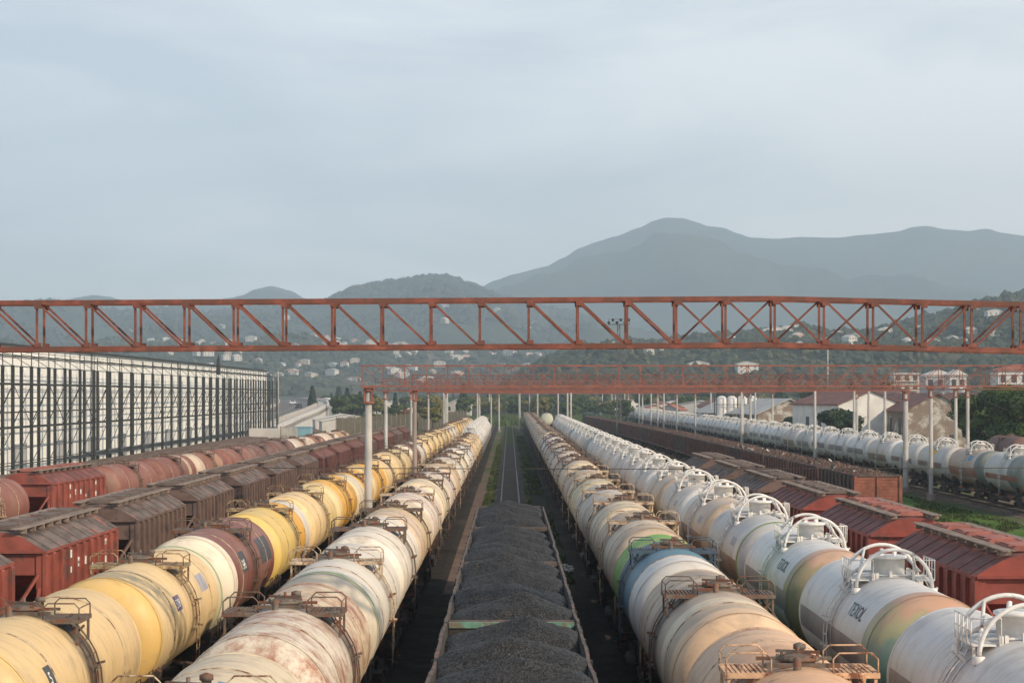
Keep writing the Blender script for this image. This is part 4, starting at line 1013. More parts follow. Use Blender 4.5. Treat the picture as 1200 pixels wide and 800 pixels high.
rampstrip('retaining_wall', 9.1, 9.6, .9, M['paleroof'], 8.2, parent=ov)
tag(ov, 'pale concrete road ramp curving away beside the end of the hall', 'overpass')
m = MB()
for o_ in (-1.6,): 
    for i in range(len(rx) - 1):
        (y, x, z), (y2, x2, z2) = rx[i], rx[i + 1]
        for q in range(6):
            t0, t1 = q / 6, (q + .45) / 6; a = Vector((x + (x2 - x) * t0 + o_, y + (y2 - y) * t0, z + (z2 - z) * t0 + .01)); b_ = Vector((x + (x2 - x) * t1 + o_, y + (y2 - y) * t1, z + (z2 - z) * t1 + .01))
            m.add([a, a + Vector((.2, 0, 0)), b_ + Vector((.2, 0, 0)), b_], [(0, 1, 2, 3)])
tag(m.build('road_marking', M['paleroof']), kind='structure')
def rz_(y):
    for a, b in zip(rx, rx[1:]):
        if a[0] <= y <= b[0]: t = (y - a[0]) / (b[0] - a[0]); return a[1] + (b[1] - a[1]) * t, a[2] + (b[2] - a[2]) * t
def car(x, y, z, col, label, s=1.0):
    e = empty('parked_car' if False else 'car', (x, y, z)); b = MB()
    prof = [(-2.15, .35), (-2.2, .75), (-1.75, .95), (-1.25, 1.0), (-.7, 1.45), (.9, 1.47), (1.6, 1.0), (2.1, .92), (2.2, .6), (2.15, .35)]
    b.prism([(a, c) for a, c in prof], -.88, .88, 0, axis='X'); b.build('body', simple('car_paint', col, .3, .05, 1), e)
    g_ = MB(); g_.prism([(-1.22, 1.0), (-.74, 1.40), (.88, 1.42), (1.5, 1.0)], -.895, .895, 0, axis='X'); g_.add([(-.75, -1.28, 1.02), (.75, -1.28, 1.02), (.68, -.74, 1.43), (-.68, -.74, 1.43)], [(0, 1, 2, 3)]); g_.build('window', M['dark'], e)
    for sx in (-1, 1):
        for sy in (-1.35, 1.35): w = MB(); w.lathe([(-.1, 0), (-.1, .33), (.1, .33), (.1, 0)], (sx * .8, sy, .33), 'X', 14); w.build('wheel', M['under'], e)
        h = MB(); h.box((sx * .65, -2.2, .68), (.3, .06, .16)); h.build('headlight', M['paleroof'], e)
    e.scale = (s, s, s); return tag(e, label, 'car', 'cars on the ramp')
x, z = rz_(640); car(x - .5 - 2.4, 640, z, (.75, .76, .75), 'white car driving on the road ramp, farther of two')
x, z = rz_(590); car(x + 1.2, 590, z, (.03, .032, .035), 'black car driving on the road ramp, nearer of two')

# ------------------------------------------------------------------ buildings near
def gable(name, x, Y, w, l, he, hr, wallm, roofm, label, cat='building', rz=0, wins=3, floors=1, wz=0, z0=-.35, group=None, doors=True):
    e = empty(name, (x, Y, z0)); m = MB(); m.prism([(-w / 2, 0), (w / 2, 0), (w / 2, he), (0, hr), (-w / 2, he)], 0, l); m.build('wall', wallm, e)
    r = MB(); s_ = (hr - he) / (w / 2); ov_ = .4
    for sx in (-1, 1):
        x1, z1 = sx * (w / 2 + ov_), he - s_ * ov_
        r.add([(0, -ov_, hr + .02), (x1, -ov_, z1 + .02), (x1, l + ov_, z1 + .02), (0, l + ov_, hr + .02), (0, -ov_, hr + .2), (x1, -ov_, z1 + .2), (x1, l + ov_, z1 + .2), (0, l + ov_, hr + .2)],
              [(0, 1, 2, 3), (4, 7, 6, 5), (0, 4, 5, 1), (1, 5, 6, 2), (2, 6, 7, 3)])
    r.build('roof', roofm, e)
    for fl in range(floors):
        for i in range(wins):
            xx = -w / 2 + w * (i + .5) / wins; zz = 1.6 + fl * 3.0
            if zz + 1.4 > he: continue
            q = MB(); q.box((xx, -.02, zz + .6), (min(1.2, w / wins * .5), .08, 1.3)); q.build('window', M['dark'], e)
        for i in range(max(1, int(l / 5))):
            if i > 8: break
            for sx in (-1, 1):
                q = MB(); q.box((sx * (w / 2 + .01), 2.5 + i * 5, (4.2 if cat == 'warehouse' else 2.2) + fl * 3), (.08, 1.3, 1.4 if floors > 1 else 2.6)); q.build('window', M['dark'], e)
    e.rotation_euler = (0, 0, rz); return tag(e, label, cat, group)
p = PX(1012, 0, 300); gable('warehouse', p.x + 1.2, 300, 11.5, 19, 7.6, 9.75, M['whitewall'], M['brownroof'], 'white gabled warehouse with brown roof behind the far right tanks', 'warehouse', R(14), 0)
p = PX(1098, 0, 290); gable('warehouse', p.x, 290, 10.5, 40, 6.6, 9.3, M['oldwall'], M['brownroof'], 'weathered plaster warehouse with brown roof, its gable behind the grey posts', 'warehouse', R(4), 2)
p = PX(1165, 0, 330); gable('warehouse', p.x + 3, 325, 15, 40, 6.4, 9.5, M['oldwall'], M['brownroof'], 'brown roofed warehouse partly hidden by bushes at right edge', 'warehouse', R(4), 2)
p = PX(1060, 0, 345); gable('warehouse', p.x, 345, 22, 30, 7.0, 10.0, M['whitewall'], M['brownroof'], 'wide brown roofed shed behind the weathered gable', 'warehouse', R(6), 3)
p = PX(925, 0, 360); gable('warehouse', p.x, 360, 13, 45, 5.4, 8.3, M['oldwall'], M['greyroof'], 'grey roofed low shed left of the white warehouse', 'warehouse', R(10), 3)
# tank plant with scaffold at 840-882
e = empty('silo_block', PX(862, 0, 380).xy.to_3d() + Vector((0, 0, -.35)))
for i in range(4):
    q = MB(); q.lathe([(0, 1.25), (8.3, 1.25), (8.9, .6), (9.0, 0)], (-2.9 + i * 1.95 * 1.0 + (i * .15), 0, 0), 'Z', 16); q.build('silo', M['whitewall'], e)
q = MB()
for xx in (-4.2, -2, .2, 2.4, 4.4):
    for yy in (-1.7, 1.7): q.bar((xx, yy, 0), (xx, yy, 9.4), .16)
for z in (2, 4.6, 7.2, 9.4):
    for yy in (-1.7, 1.7): q.bar((-4.2, yy, z), (4.4, yy, z), .12)
q.build('scaffold', M['dkbeam'], e); tag(e, 'white silos inside a dark steel scaffold beyond the far right tanks', 'silo')
# distant town, one object per building
rg2 = random.Random(5)
house_var = []
def house_mesh(w, l, h, r, wm, rm, nf):
    m = MB(); m.prism([(-w / 2, 0), (w / 2, 0), (w / 2, h), (0, h + r), (-w / 2, h)], -l / 2, l / 2, 0)
    for sx in (-1, 1):
        x1, z1 = sx * (w / 2 + .4), h - r / (w / 2) * .4
        m.add([(0, -l / 2 - .4, h + r + .05), (x1, -l / 2 - .4, z1 + .05), (x1, l / 2 + .4, z1 + .05), (0, l / 2 + .4, h + r + .05), (0, -l / 2 - .4, h + r + .3), (x1, -l / 2 - .4, z1 + .3), (x1, l / 2 + .4, z1 + .3), (0, l / 2 + .4, h + r + .3)],
              [(0, 1, 2, 3), (4, 7, 6, 5), (0, 4, 5, 1), (1, 5, 6, 2), (2, 6, 7, 3)], 1)
    for f_ in range(nf):
        for i in range(3):
            m.box((-w / 2 + w * (i + .5) / 3, -l / 2 - .02, 1.6 + f_ * 3), (1.1, .1, 1.2), 2)
    me = m.build('house', [wm, rm, M['dark']]); S.collection.objects.unlink(me); return me
HV = {}
for a, wm in (('white', 'wall_a'), ('pink', 'wall_b'), ('beige', 'wall_c'), ('grey', 'wall_d')):
    for b, rmn in (('red', 'redroof'), ('pale', 'paleroof'), ('grey', 'greyroof'), ('brown', 'brownroof')):
        HV[a, b] = [house_mesh(9, 8, 5.6, 2.0, M[wm], M[rmn], 2), house_mesh(13, 9, 6.2, 1.6, M[wm], M[rmn], 2), house_mesh(24, 12, 5.5, 2.2, M[wm], M[rmn], 1)]
def house(x, Y, z, a, b, size, rz, label, group, s=1, name='house', cat='house'):
    o = HV[a, b][size].copy(); S.collection.objects.link(o); o.name = name; o.location = (x, Y, z); o.rotation_euler = (0, 0, rz); o.scale = (s, s, s)
    return tag(o, label, cat, group)
town = [(735, 700, 'white', 'red', 2), (760, 760, 'pink', 'red', 2), (790, 720, 'white', 'pale', 1), (820, 600, 'white', 'grey', 2), (700, 820, 'white', 'red', 1), (675, 900, 'pink', 'red', 1), (655, 960, 'white', 'pale', 1),
        (770, 650, 'white', 'pale', 2), (745, 980, 'beige', 'red', 2), (855, 720, 'beige', 'brown', 2), (905, 620, 'grey', 'brown', 2), (940, 690, 'beige', 'grey', 2), (985, 600, 'white', 'red', 1), (1005, 680, 'beige', 'red', 1), (1045, 560, 'beige', 'pale', 1),
        (1075, 640, 'white', 'grey', 1), (1140, 480, 'grey', 'red', 2), (1185, 420, 'beige', 'red', 2), (1160, 560, 'pink', 'red', 1), (545, 900, 'white', 'pale', 1), (470, 960, 'white', 'pale', 2), (447, 900, 'white', 'grey', 2), (500, 980, 'white', 'pale', 1),
        (537, 640, 'white', 'pale', 0), (385, 840, 'white', 'pale', 1), (400, 900, 'pink', 'red', 1), (600, 1000, 'white', 'red', 1), (625, 1050, 'pink', 'red', 1), (420, 1000, 'beige', 'red', 1), (370, 980, 'white', 'red', 1), (575, 1150, 'white', 'pale', 0), (515, 1040, 'pink', 'red', 1)]
for _ in range(100):
    q_ = rg2.uniform(620, 1215); D_ = rg2.uniform(520, 1250)
    if q_ < 760 and D_ < 950: D_ += 400
    if q_ > 900 and D_ < 560: D_ += 200
    town.append((q_, D_, rg2.choice(['white', 'beige', 'grey', 'pink', 'beige', 'grey']), rg2.choice(['red', 'grey', 'brown', 'red', 'pale']), rg2.choice((0, 0, 1, 1, 2))))
twhere = lambda x: 'left of the bare rails' if x < 590 else ('behind the line of right posts' if x < 850 else 'beyond the warehouses at right')
cnt = {}
for i, (x, Y, a, b, s) in enumerate(town):
    p = PX(x, 0, Y); w = twhere(x); k = (a, b, w); cnt[k] = cnt.get(k, 0) + 1
    nn = words(cnt[k] - 1)
    house(p.x, Y, -.35, a, b, s, rg2.uniform(-.5, .5), f'{a} town building with {b} roof, {nn} such {w}', 'town buildings beyond the yard', rg2.uniform(.75, 1.05), 'town_building', 'building')
def block(x, Y, w, h, d, floors, cols, wm, label, z0=-.35, roof=None, rz=0):
    e = empty('apartment_block', (x, Y, z0)); m = MB(); m.box((0, 0, h / 2), (w, d, h)); m.build('wall', wm, e)
    m = MB(); m.box((0, 0, h + .2), (w + .8, d + .8, .4)); 
    if roof: m.prism([(-w / 2 - .5, h + .4), (w / 2 + .5, h + .4), (0, h + 2.2)], -d / 2 - .5, d / 2 + .5)
    m.build('roof', roof or M['paleroof'], e)
    for f_ in range(floors):
        for c in range(cols):
            q = MB(); q.box((-w / 2 + w * (c + .5) / cols, -d / 2 - .02, h * (f_ + .55) / floors), (w / cols * .5, .1, h / floors * .5)); q.build('window', M['dark'], e)
        q = MB(); q.box((0, -d / 2 - .5, h * (f_ + .2) / floors), (w * .9, 1.0, .18)); q.build('balcony', M['paleroof'], e)
    e.rotation_euler = (0, 0, rz); return tag(e, label, 'apartment block')
def at(x, y, Y): p = PX(x, y, Y); return p
p = at(679, 424, 1500); block(p.x, 1500, 8.5, 26, 8, 6, 3, M['wall_d'], 'slim grey apartment block standing before the wooded ridge', -4 + 14)
p = at(1098, 440, 620); block(p.x, 620, 9.5, 14, 9, 3, 3, M['wall_d'], 'grey and white blocky building with pale roof behind the right gantries', 1, M['paleroof'])
p = at(1118, 440, 610); block(p.x, 608, 5.5, 15, 7, 3, 2, M['wall_a'], 'tall white narrow building joined beside the grey block at right', 0, M['paleroof'])
p = at(1190, 430, 560); block(p.x, 560, 13, 14.5, 9, 3, 4, M['wall_a'], 'large white building at the right edge below the hill', 1.5, M['redroof'])
p = at(1060, 430, 800); block(p.x, 800, 11, 12, 9, 3, 3, M['wall_c'], 'beige low block between trees right of the tall pole', 6)
# small things by the ramp
m = MB(); m.box((0, 0, 1.2), (9, 3, 2.4)); p = PX(316, 0, 372); tag(m.build('white_container', M['wall_a'], loc=(p.x + .5, 372, -.35)), 'low white container at the foot of the ramp', 'container')
m = MB(); m.box((0, 0, 1.4), (3.6, 3, 2.4)); m.box((0, 0, 2.7), (3.8, 3.2, .2)); p = PX(355, 0, 372); tag(m.build('blue_kiosk', M['bluesheet'], loc=(p.x, 372, -.35)), 'small pale blue shed beside the ramp wall', 'shed')
fence((PX(329, 0, 368).x, 368, -.35), (PX(349, 0, 368).x, 368.5, -.35), 2.6, 'short grey slatted fence between white container and blue shed', 'conc')
for i, (x, Y, s) in enumerate(((412, 440, 1), (402, 470, 1))):
    house(PX(x, 0, Y).x, Y, -.9, 'white', 'pale', 2, .2, ['long pale roofed shed just behind the leftmost orange tank', 'second pale roofed shed behind the olive fence'][i], 'sheds behind the fence', .62, 'shed', 'shed')

# ------------------------------------------------------------------ terrain
def interp(pts, x):
    if x <= pts[0][0]: return pts[0][1]
    for (a, b), (c, d) in zip(pts, pts[1:]):
        if x <= c: t = (x - a) / (c - a); t = t * t * (3 - 2 * t) * .5 + t * .5; return b + (d - b) * t
    return pts[-1][1]
def hill_h(layer, px, t):
    """height of a hill layer: bearing px, t 0 foot .. 1 crest"""
    prof, D0, D1, rough, pw, seed, rel = layer
    y = interp(prof, px); Hc = H + (463 - y) / (F * 1200) * D1
    Y = D0 + (D1 - D0) * t; x = (px - 597) / (F * 1200) * Y
    nz = mnoise.fractal(Vector((x / rough, Y / rough, seed)), .9, 2.1, 6) * rough * .09
    rid = mnoise.ridged_multi_fractal(Vector((x / rough * .7, Y / rough * .5, seed + 7)), 1., 2., 4, 1., 2.) - 1.2
    env = math.sin(min(1, t) * math.pi) ; h = -1 + (Hc + 1) * (t ** pw if t <= 1 else 1 - (t - 1) * 1.2)
    h += (nz * .9 + rid * rough * .055) * rel * env * (1 if t < 1 else .3) + nz * .10 * min(1, t * 3)
    return x, Y, h
def hill(name, layer, mat, x0=-260, x1=1460, nx=420, nt=90):
    m = MB(); vs = []
    ts = [i / nt for i in range(nt + 1)] + [1.06, 1.15, 1.3]
    for t in ts:
        for i in range(nx + 1): vs.append(hill_h(layer, x0 + (x1 - x0) * i / nx, t))
    w = nx + 1
    m.add(vs, [(j * w + i, j * w + i + 1, (j + 1) * w + i + 1, (j + 1) * w + i) for j in range(len(ts) - 1) for i in range(nx)], 0, True)
    return tag(m.build(name, mat), kind='structure')
def hillm(name, a, b, c, sc, patches=.6):
    t = MT(name); n = t.noise(sc, 8, .65, raw=True); n2 = t.noise(sc * .22, 5, .6, raw=True); n3 = t.noise(sc * 5, 4, .7, raw=True)
    col = t.mix(t.rng(n, .35, .65), a, b); col = t.mix(t.rng(n3, .4, .65, 0, .5), col, tuple(k * .5 for k in a)); col = t.mix(t.rng(n2, patches, patches + .12), col, c)
    return t.out(col, .95, n3, 1.0, 6 if sc < .01 else 3, spec=.1)
LA = ([(-260, 372), (0, 366), (60, 358), (92, 350), (110, 347), (128, 349), (145, 354), (200, 360), (270, 352), (285, 346), (300, 338), (318, 334), (340, 339), (360, 349), (400, 353), (500, 350), (555, 341), (580, 329), (600, 322), (640, 312), (660, 302), (680, 290), (700, 283), (720, 277), (750, 266), (766, 258), (780, 254.5), (800, 255), (815, 259), (830, 264), (848, 266), (865, 273), (880, 278.5), (910, 280), (940, 278), (980, 279), (1020, 275), (1050, 272), (1070, 266), (1085, 264.5), (1110, 269), (1135, 271), (1155, 268), (1175, 273), (1200, 276), (1300, 285), (1460, 300)],
      4600, 7500, 900, .8, 1.0, 1.7)
LB = ([(-260, 380), (0, 369), (25, 366), (50, 358), (66, 358), (85, 362), (120, 368), (200, 360), (225, 369), (260, 365), (300, 361), (340, 359), (370, 359), (385, 353), (400, 346), (415, 339), (440, 334), (470, 332), (490, 329), (505, 326), (520, 326.5), (535, 330), (552, 335), (570, 343), (590, 350), (620, 357), (680, 368), (760, 392), (860, 410), (1000, 415), (1460, 415)],
      2700, 4500, 420, .75, 5.0, 1.6)
LC = ([(-260, 408), (0, 402), (60, 408), (130, 398), (220, 402), (300, 408), (350, 398), (430, 402), (520, 408), (600, 410), (700, 418), (800, 420), (1460, 420)], 1500, 2700, 220, .8, 9.0, 1.2)
LD = ([(-260, 470), (560, 462), (600, 446), (640, 426), (665, 419), (690, 411), (720, 406), (750, 406), (790, 404), (830, 398), (860, 396), (900, 391), (930, 388), (945, 386), (970, 394), (1000, 396), (1040, 390), (1070, 381), (1100, 375), (1130, 366), (1160, 356), (1185, 350), (1200, 349), (1300, 335), (1460, 325)],
      750, 1500, 110, .85, 13.0, 1.0)
hill('mountain', LA, hillm('mountain_forest', (.026, .045, .028), (.065, .085, .045), (.10, .105, .065), .004))
hill('wooded_hill', LB, hillm('hill_forest_ground', (.030, .046, .026), (.062, .078, .045), (.12, .11, .08), .006))
hill('village_slope', LC, hillm('slope_ground', (.040, .052, .030), (.085, .092, .055), (.14, .125, .09), .012, .5))
hill('near_hill', LD, hillm('near_hill_ground', (.030, .042, .022), (.065, .075, .040), (.13, .11, .08), .02, .5), 500, 1460, 300, 70)
# forest cover: leafy clumps on the slopes
def clump_cloud(name, layer, n, x0, x1, t0, t1, size, mat, seed, shape=1.0, dens=None):
    r_ = random.Random(seed); m = MB()
    ico = [(0, 0, 1), (.89, 0, .45), (.28, .85, .45), (-.72, .53, .45), (-.72, -.53, .45), (.28, -.85, .45), (.72, .53, -.45), (-.28, .85, -.45), (-.89, 0, -.45), (-.28, -.85, -.45), (.72, -.53, -.45), (0, 0, -1)]
    fc = [(0, 1, 2), (0, 2, 3), (0, 3, 4), (0, 4, 5), (0, 5, 1), (1, 6, 2), (2, 7, 3), (3, 8, 4), (4, 9, 5), (5, 10, 1), (2, 6, 7), (3, 7, 8), (4, 8, 9), (5, 9, 10), (1, 10, 6)]
    for _ in range(n):
        px = r_.uniform(x0, x1); t = t0 + (t1 - t0) * r_.random() ** .8
        x, Y, z = hill_h(layer, px, t)
        if dens and mnoise.noise(Vector((x / dens, Y / dens, seed))) < -.08: continue
        s = size * r_.uniform(.6, 1.35); hh = s * r_.uniform(.65, 1.05) * shape; a = r_.uniform(0, 6)
        ca, sa = math.cos(a), math.sin(a)
        m.add([(x + s * (u * ca - v * sa) * r_.uniform(.75, 1.2), Y + s * (u * sa + v * ca) * r_.uniform(.75, 1.2), z + hh * .5 + hh * w * r_.uniform(.6, 1.15)) for u, v, w in ico], fc)
    return tag(m.build(name, mat), f'far-off wood covering the slopes', 'wood', kind='stuff')
fm = leafm('distant_foliage', (.026, .038, .022), (.056, .066, .040)); fm2 = leafm('distant_foliage_light', (.055, .064, .034), (.095, .095, .055))
clump_cloud('far_wood', LB, 9000, -40, 700, .05, 1.0, 9, fm, 1, dens=160)
clump_cloud('ridge_wood', LB, 700, 360, 620, .95, 1.005, 7.5, fm, 4)
clump_cloud('slope_wood', LC, 8000, -40, 900, .03, 1.0, 4.4, fm, 2, dens=110)
clump_cloud('slope_bushes', LC, 2500, -40, 900, .03, .95, 3.5, fm2, 22)
clump_cloud('near_wood', LD, 11000, 590, 1260, .12, 1.0, 3.3, fm, 3, dens=60)
clump_cloud('near_bushes', LD, 4000, 600, 1260, .05, .98, 2.0, fm2, 33)
clump_cloud('hilltop_wood', LD, 420, 600, 1260, .96, 1.01, 4.8, fm, 44)
# houses on the hillsides
hid = 0
def region(px): return 'far left' if px < 200 else ('left' if px < 400 else ('middle' if px < 600 else ('right' if px < 900 else 'far right')))
for layer, n, x0, x1, t0, t1, sc, grp in ((LB, 55, 120, 640, .05, .62, 1.25, 'houses high on the hazy hill'), (LC, 190, 190, 640, .28, .97, .85, 'houses on the village slope'), (LD, 40, 640, 1200, .42, .95, .72, 'houses on the near right hill')):
    for i in range(n):
        px = rg2.uniform(x0, x1); t = rg2.uniform(t0, t1); x, Y, z = hill_h(layer, px, t)
        a = rg2.choice(['white', 'white', 'white', 'white', 'beige', 'pink']); b = rg2.choice(['pale', 'pale', 'red', 'grey'])
        house(x, Y, z - .5 + (1.5 if layer is not LD else .5), a, b, rg2.choice((0, 0, 1)) if layer is not LD else 0, rg2.uniform(-.6, .6), f'tiny {a} house with {b} roof on the {region(px)} {"near" if layer is LD else ("high" if layer is LB else "lower")} slope', grp, sc * rg2.uniform(.8, 1.2))
for (px, t, a, b, s, lab) in ((818, .35, 'white', 'pale', 1, 'white hillside house standing out above the right gantry beams'), (930, .9, 'white', 'pale', 2, 'long white building on the crest of the near hill'), (908, .88, 'white', 'grey', 2, 'pale long shed near the crest of the near hill'),
                              (1165, .62, 'white', 'pale', 1, 'white house among trees at far right of hill'), (1180, .8, 'white', 'grey', 1, 'white house high at the right edge of hill'), (875, .3, 'white', 'pale', 1, 'white house left of brown field on near hill')):
    x, Y, z = hill_h(LD, px, t); house(x, Y, z, a, b, s, .1, lab, 'houses on the near right hill', .85)

# ------------------------------------------------------------------ trees
def tree_proto(seed, h, w, mat, n, leaf, kind='round'):
    r_ = random.Random(seed); e = empty('tree'); t = MB()
    top = h * (.75 if kind != 'cone' else .95)
    t.tube([(0, 0, 0), (.1 * w * .2, 0, h * .3), (0, .05 * w, top)], [h * .03, h * .02, h * .006], 7)
    for i in range(7):
        a = i * 2.4; z = h * (.28 + .07 * i); l = w * .42 * (1 if kind != 'cone' else .5); t.tube([(0, 0, z), (l * .5 * math.cos(a), l * .5 * math.sin(a), z + h * .07), (l * math.cos(a), l * math.sin(a), z + h * .16)], [h * .012, h * .007, h * .003], 5)
    t.build('trunk', M['trunk'], e); c = MB()
    if kind == 'cone': cl = [(0, 0, h * (.15 + .8 * i / 8), w * .5 * (1 - i / 9.5) + .2, h * .09) for i in range(9)]
    else:
        cl = []
        for i in range(13):
            a = r_.uniform(0, 6.28); d = w * .33 * math.sqrt(r_.random()); z = h * r_.uniform(.38, .86)
            cl.append((d * math.cos(a), d * math.sin(a), z, w * r_.uniform(.15, .25), h * r_.uniform(.09, .15)))
    vs = []; fs = []
    for i in range(n):
        cx, cy_, cz, rw, rh = r_.choice(cl)
        u = Vector((r_.gauss(0, 1), r_.gauss(0, 1), r_.gauss(0, 1))).normalized() * r_.random() ** .33
        p = Vector((cx + u.x * rw, cy_ + u.y * rw, cz + u.z * rh))
        nrm = (u + Vector((r_.uniform(-.6, .6), r_.uniform(-.6, .6), r_.uniform(-.2, .9)))).normalized(); a = nrm.orthogonal().normalized(); b = nrm.cross(a); s = leaf * r_.uniform(.6, 1.3)
        ang = r_.uniform(0, 6.28); a, b = a * math.cos(ang) + b * math.sin(ang), b * math.cos(ang) - a * math.sin(ang)
        k = len(vs); vs += [p - a * s, p - b * s * .6, p + a * s, p + b * s * .6]; fs.append((k, k + 1, k + 2, k + 3))
    c.add(vs, fs); c.build('crown', mat, e)
    e.location = (0, 0, -500); return e
TP = {'round': tree_proto(1, 9, 8, M['leaf'], 2600, .42), 'round2': tree_proto(2, 8, 9, M['leaf'], 2600, .42), 'yellow': tree_proto(3, 8.5, 8, M['leaf_y'], 2400, .42), 'autumn': tree_proto(4, 8, 7, M['leaf_o'], 2200, .38),
      'cone': tree_proto(5, 12, 5, M['leaf_c'], 2400, .42, 'cone'), 'near': tree_proto(6, 9, 9, M['leaf'], 9000, .24), 'near2': tree_proto(7, 7, 8, M['leaf_c'], 7000, .24)}
used = set()
def tree(kind, px, Y, s, label, group, sz=1, z=-.35, rz=None):
    p = PX(px, 0, Y); o = copy_tree(TP[kind]); o.name = {'cone': 'conifer_tree'}.get(kind, 'broadleaf_tree'); o.location = (p.x, Y, z); o.rotation_euler = (0, 0, rz if rz is not None else rg2.uniform(0, 6)); o.scale = (s, s, s * sz)
    return tag(o, label, 'tree', group)
tree('near', 1166, 222, 1.22, 'big leafy bush behind the maroon tank at right edge', 'trees near right warehouses')
tree('near', 1196, 215, 1.2, 'dark leafy bush cut by the right frame edge', 'trees near right warehouses')
tree('near', 1150, 240, .95, 'lower leafy bush left of the big one at right', 'trees near right warehouses')
tree('near', 1186, 262, 1.25, 'tall bush behind the others at right edge', 'trees near right warehouses')
tree('near2', 986, 262, 1.1, 'rounded dark green bush before the white warehouse', 'trees near right warehouses')
tree('near2', 932, 330, .8, 'dark bush left of the white warehouse wall', 'trees near right warehouses')
tree('yellow', 634, 640, 1.05, 'yellow-green tree behind the lone end-on tank', 'trees beyond the tracks')
tree('yellow', 622, 655, .9, 'yellowish tree left of the brighter yellow-green one', 'trees beyond the tracks')
tree('cone', 366, 620, 1.05, 'tall dark conifer above the road ramp', 'trees beyond the tracks', .95)
tree('cone', 407, 640, .95, 'dark conifer right of the ramp wall', 'trees beyond the tracks'); tree('cone', 422, 650, .85, 'smaller dark conifer beside the taller one near the ramp', 'trees beyond the tracks')
tree('cone', 915, 640, 1.45, 'dark conifer behind the left shed roofs at right', 'trees beyond the tracks', .9); tree('autumn', 868, 560, 1.4, 'russet tree rising behind the silos', 'trees beyond the tracks'); tree('cone', 845, 600, 1.2, 'dark green tree behind the silos', 'trees beyond the tracks')
tree('cone', 998, 560, 1.1, 'narrow dark conifer behind the white warehouse roof', 'trees beyond the tracks'); tree('round', 957, 520, 1.35, 'olive tree beside the tall pale pole', 'trees beyond the tracks')
tree('autumn', 1036, 480, 1.5, 'tall brownish tree behind the right gantry beams', 'trees beyond the tracks', 1.15); tree('yellow', 1055, 500, 1.15, 'yellow-brown tree right of the tall brownish one', 'trees beyond the tracks'); tree('round', 1140, 560, 1.2, 'dark tree before the white right buildings', 'trees beyond the tracks')
tree('yellow', 507, 470, .8, 'yellow-orange tree behind the pale posts left of the rails', 'trees beyond the tracks'); tree('autumn', 476, 480, .75, 'orange-tinted bush above the olive fence', 'trees beyond the tracks')
tree('near2', 446, 440, .62, 'dark shrub at the fence between post and ramp', 'trees beyond the tracks')
belt = []
for i in range(95):
    px = rg2.uniform(335, 880); Y = rg2.uniform(640, 1250)
    if px < 400 and Y < 880: Y += 300
    belt.append((px, Y))
for i in range(48): belt.append((rg2.uniform(540, 720), rg2.uniform(640, 820)))
for i in range(16): belt.append((rg2.uniform(392, 545), rg2.uniform(600, 700)))
for i in range(75): belt.append((rg2.uniform(860, 1230), rg2.uniform(520, 1100)))
for i in range(45): belt.append((rg2.uniform(640, 900), rg2.uniform(560, 1000)))
for px, Y in belt:
    k = rg2.choice(['round', 'round2', 'round', 'round2', 'round', 'yellow', 'cone'])
    tree(k, px, Y, rg2.uniform(.7, 1.15), {'round': 'dark green broadleaf tree', 'round2': 'spreading dark green tree', 'yellow': 'yellowish broadleaf tree', 'cone': 'dark conifer'}[k] + ' in the belt ' + ('beyond the row ends' if 545 < px < 720 else ('left below the village' if px <= 545 else 'at the right town')), 'belt of trees beyond the yard')
for e in TP.values():
    for c in list(e.children): bpy.data.objects.remove(c)
    bpy.data.objects.remove(e)
# low scrub at the end of the yard
m = MB(); r_ = random.Random(8)
for _ in range(5200):
    px = r_.uniform(390, 760); Y = r_.uniform(540, 680); p = PX(px, 0, Y)
    if r_.random() < .5: Y = 600 + r_.random() * 60
    x, s = p.x, r_.uniform(.3, .9); hgt = r_.uniform(.6, 2.4)
    a = r_.uniform(0, 3.14); m.add([(x - s * math.cos(a), Y - s * math.sin(a), -.4), (x + s * math.cos(a), Y + s * math.sin(a), -.4), (x + s * .6 * math.cos(a), Y, hgt * .8), (x - s * .3, Y, hgt)], [(0, 1, 2, 3)])
tag(m.build('scrub', M['leaf']), 'low dark scrub where the tracks end', 'scrub', kind='stuff')
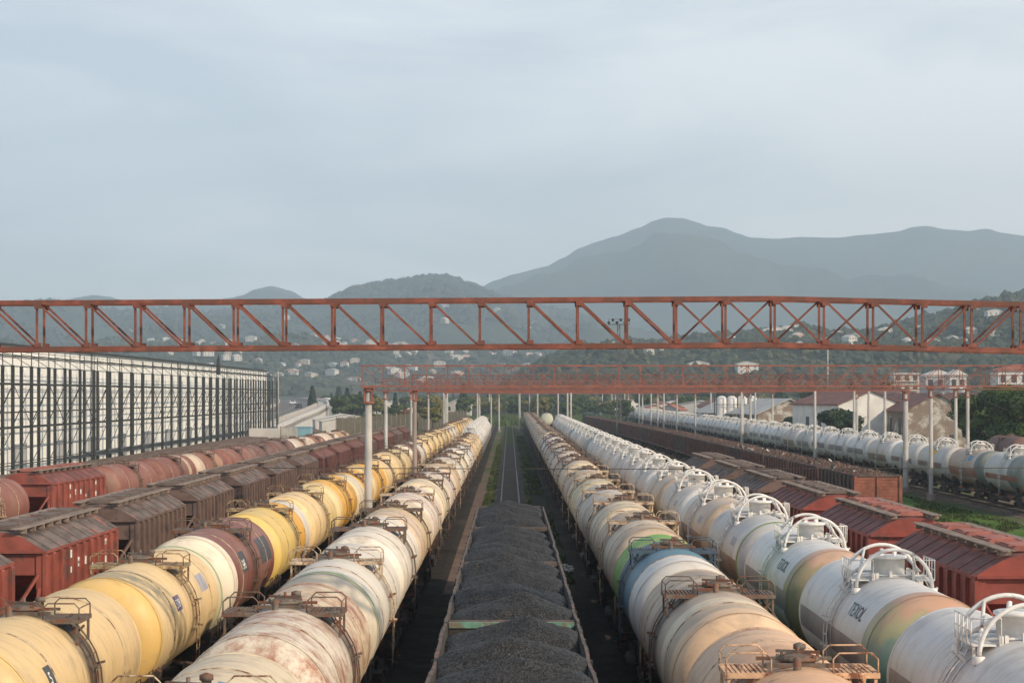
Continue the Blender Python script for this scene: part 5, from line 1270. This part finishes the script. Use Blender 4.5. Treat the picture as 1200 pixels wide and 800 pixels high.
# grass tufts
def tufts(name, n, x0, x1, y0, y1, hmin, hmax, seed, mat, label):
    r_ = random.Random(seed); m = MB()
    for _ in range(n):
        y = y0 + (y1 - y0) * r_.random() ** 1.3; x = r_.uniform(x0, x1)
        if mnoise.noise(Vector((x * .6, y * .12, seed))) < -.15: continue
        for b in range(5):
            a = r_.uniform(0, 6.28); h = r_.uniform(hmin, hmax); w = .03 + .0003 * y; dx, dy = math.cos(a), math.sin(a)
            m.add([(x - dy * w, y + dx * w, -.34), (x + dy * w, y - dx * w, -.34), (x + dx * h * .5, y + dy * h * .5, -.34 + h)], [(0, 1, 2)])
    return tag(m.build(name, mat), label, 'grass', kind='stuff')
tufts('grass', 5000, -2.2, -1.2, 62, 340, .08, .28, 1, M['grass'], 'thin grass along the left side of the bare rails')
tufts('grass', 3500, 1.3, 3.2, 88, 400, .06, .22, 6, M['leaf'], 'dark grass along the right side of the bare rails')
tufts('grass', 12000, 26.5, 36, 85, 190, .06, .22, 2, M['grass'], 'green grass field beside the open wagons at right')

# ordinals for look-alikes of one region
by = {}
for o in S.objects:
    if o.parent is None and o.get('group') in ('belt of trees beyond the yard', 'houses high on the hazy hill', 'houses on the village slope', 'houses on the near right hill'): by.setdefault(o['label'], []).append(o)
for lb, os_ in by.items():
    if len(os_) < 2: continue
    os_.sort(key=lambda o: o.location.x / o.location.y)
    for i, o in enumerate(os_): a, b = (lb.split(' on the ') if ' on the ' in lb else lb.split(' in the ')); o['label'] = f'{a}, {words(i)} from left {"on" if " on the " in lb else "in"} the {b}'
# remove the wagon prototypes
for e in (T1, T2, HP, GN):
    def rm_(o):
        for c in list(o.children): rm_(c)
        bpy.data.objects.remove(o)
    rm_(e)

# ------------------------------------------------------------------ haze
hz = MB(); hz.box((0, 3900, 480), (13000, 8600, 963))
t = bpy.data.materials.new('haze'); t.use_nodes = True; tn = t.node_tree; tn.nodes.clear()
pv = tn.nodes.new('ShaderNodeVolumePrincipled'); pv.inputs['Color'].default_value = (.69, .86, 1.0, 1); pv.inputs['Density'].default_value = .00023; pv.inputs['Anisotropy'].default_value = 0.2
mo = tn.nodes.new('ShaderNodeOutputMaterial'); tn.links.new(pv.outputs[0], mo.inputs['Volume'])
ho = tag(hz.build('haze', t), 'thin bluish haze filling the valley', 'haze', kind='stuff')
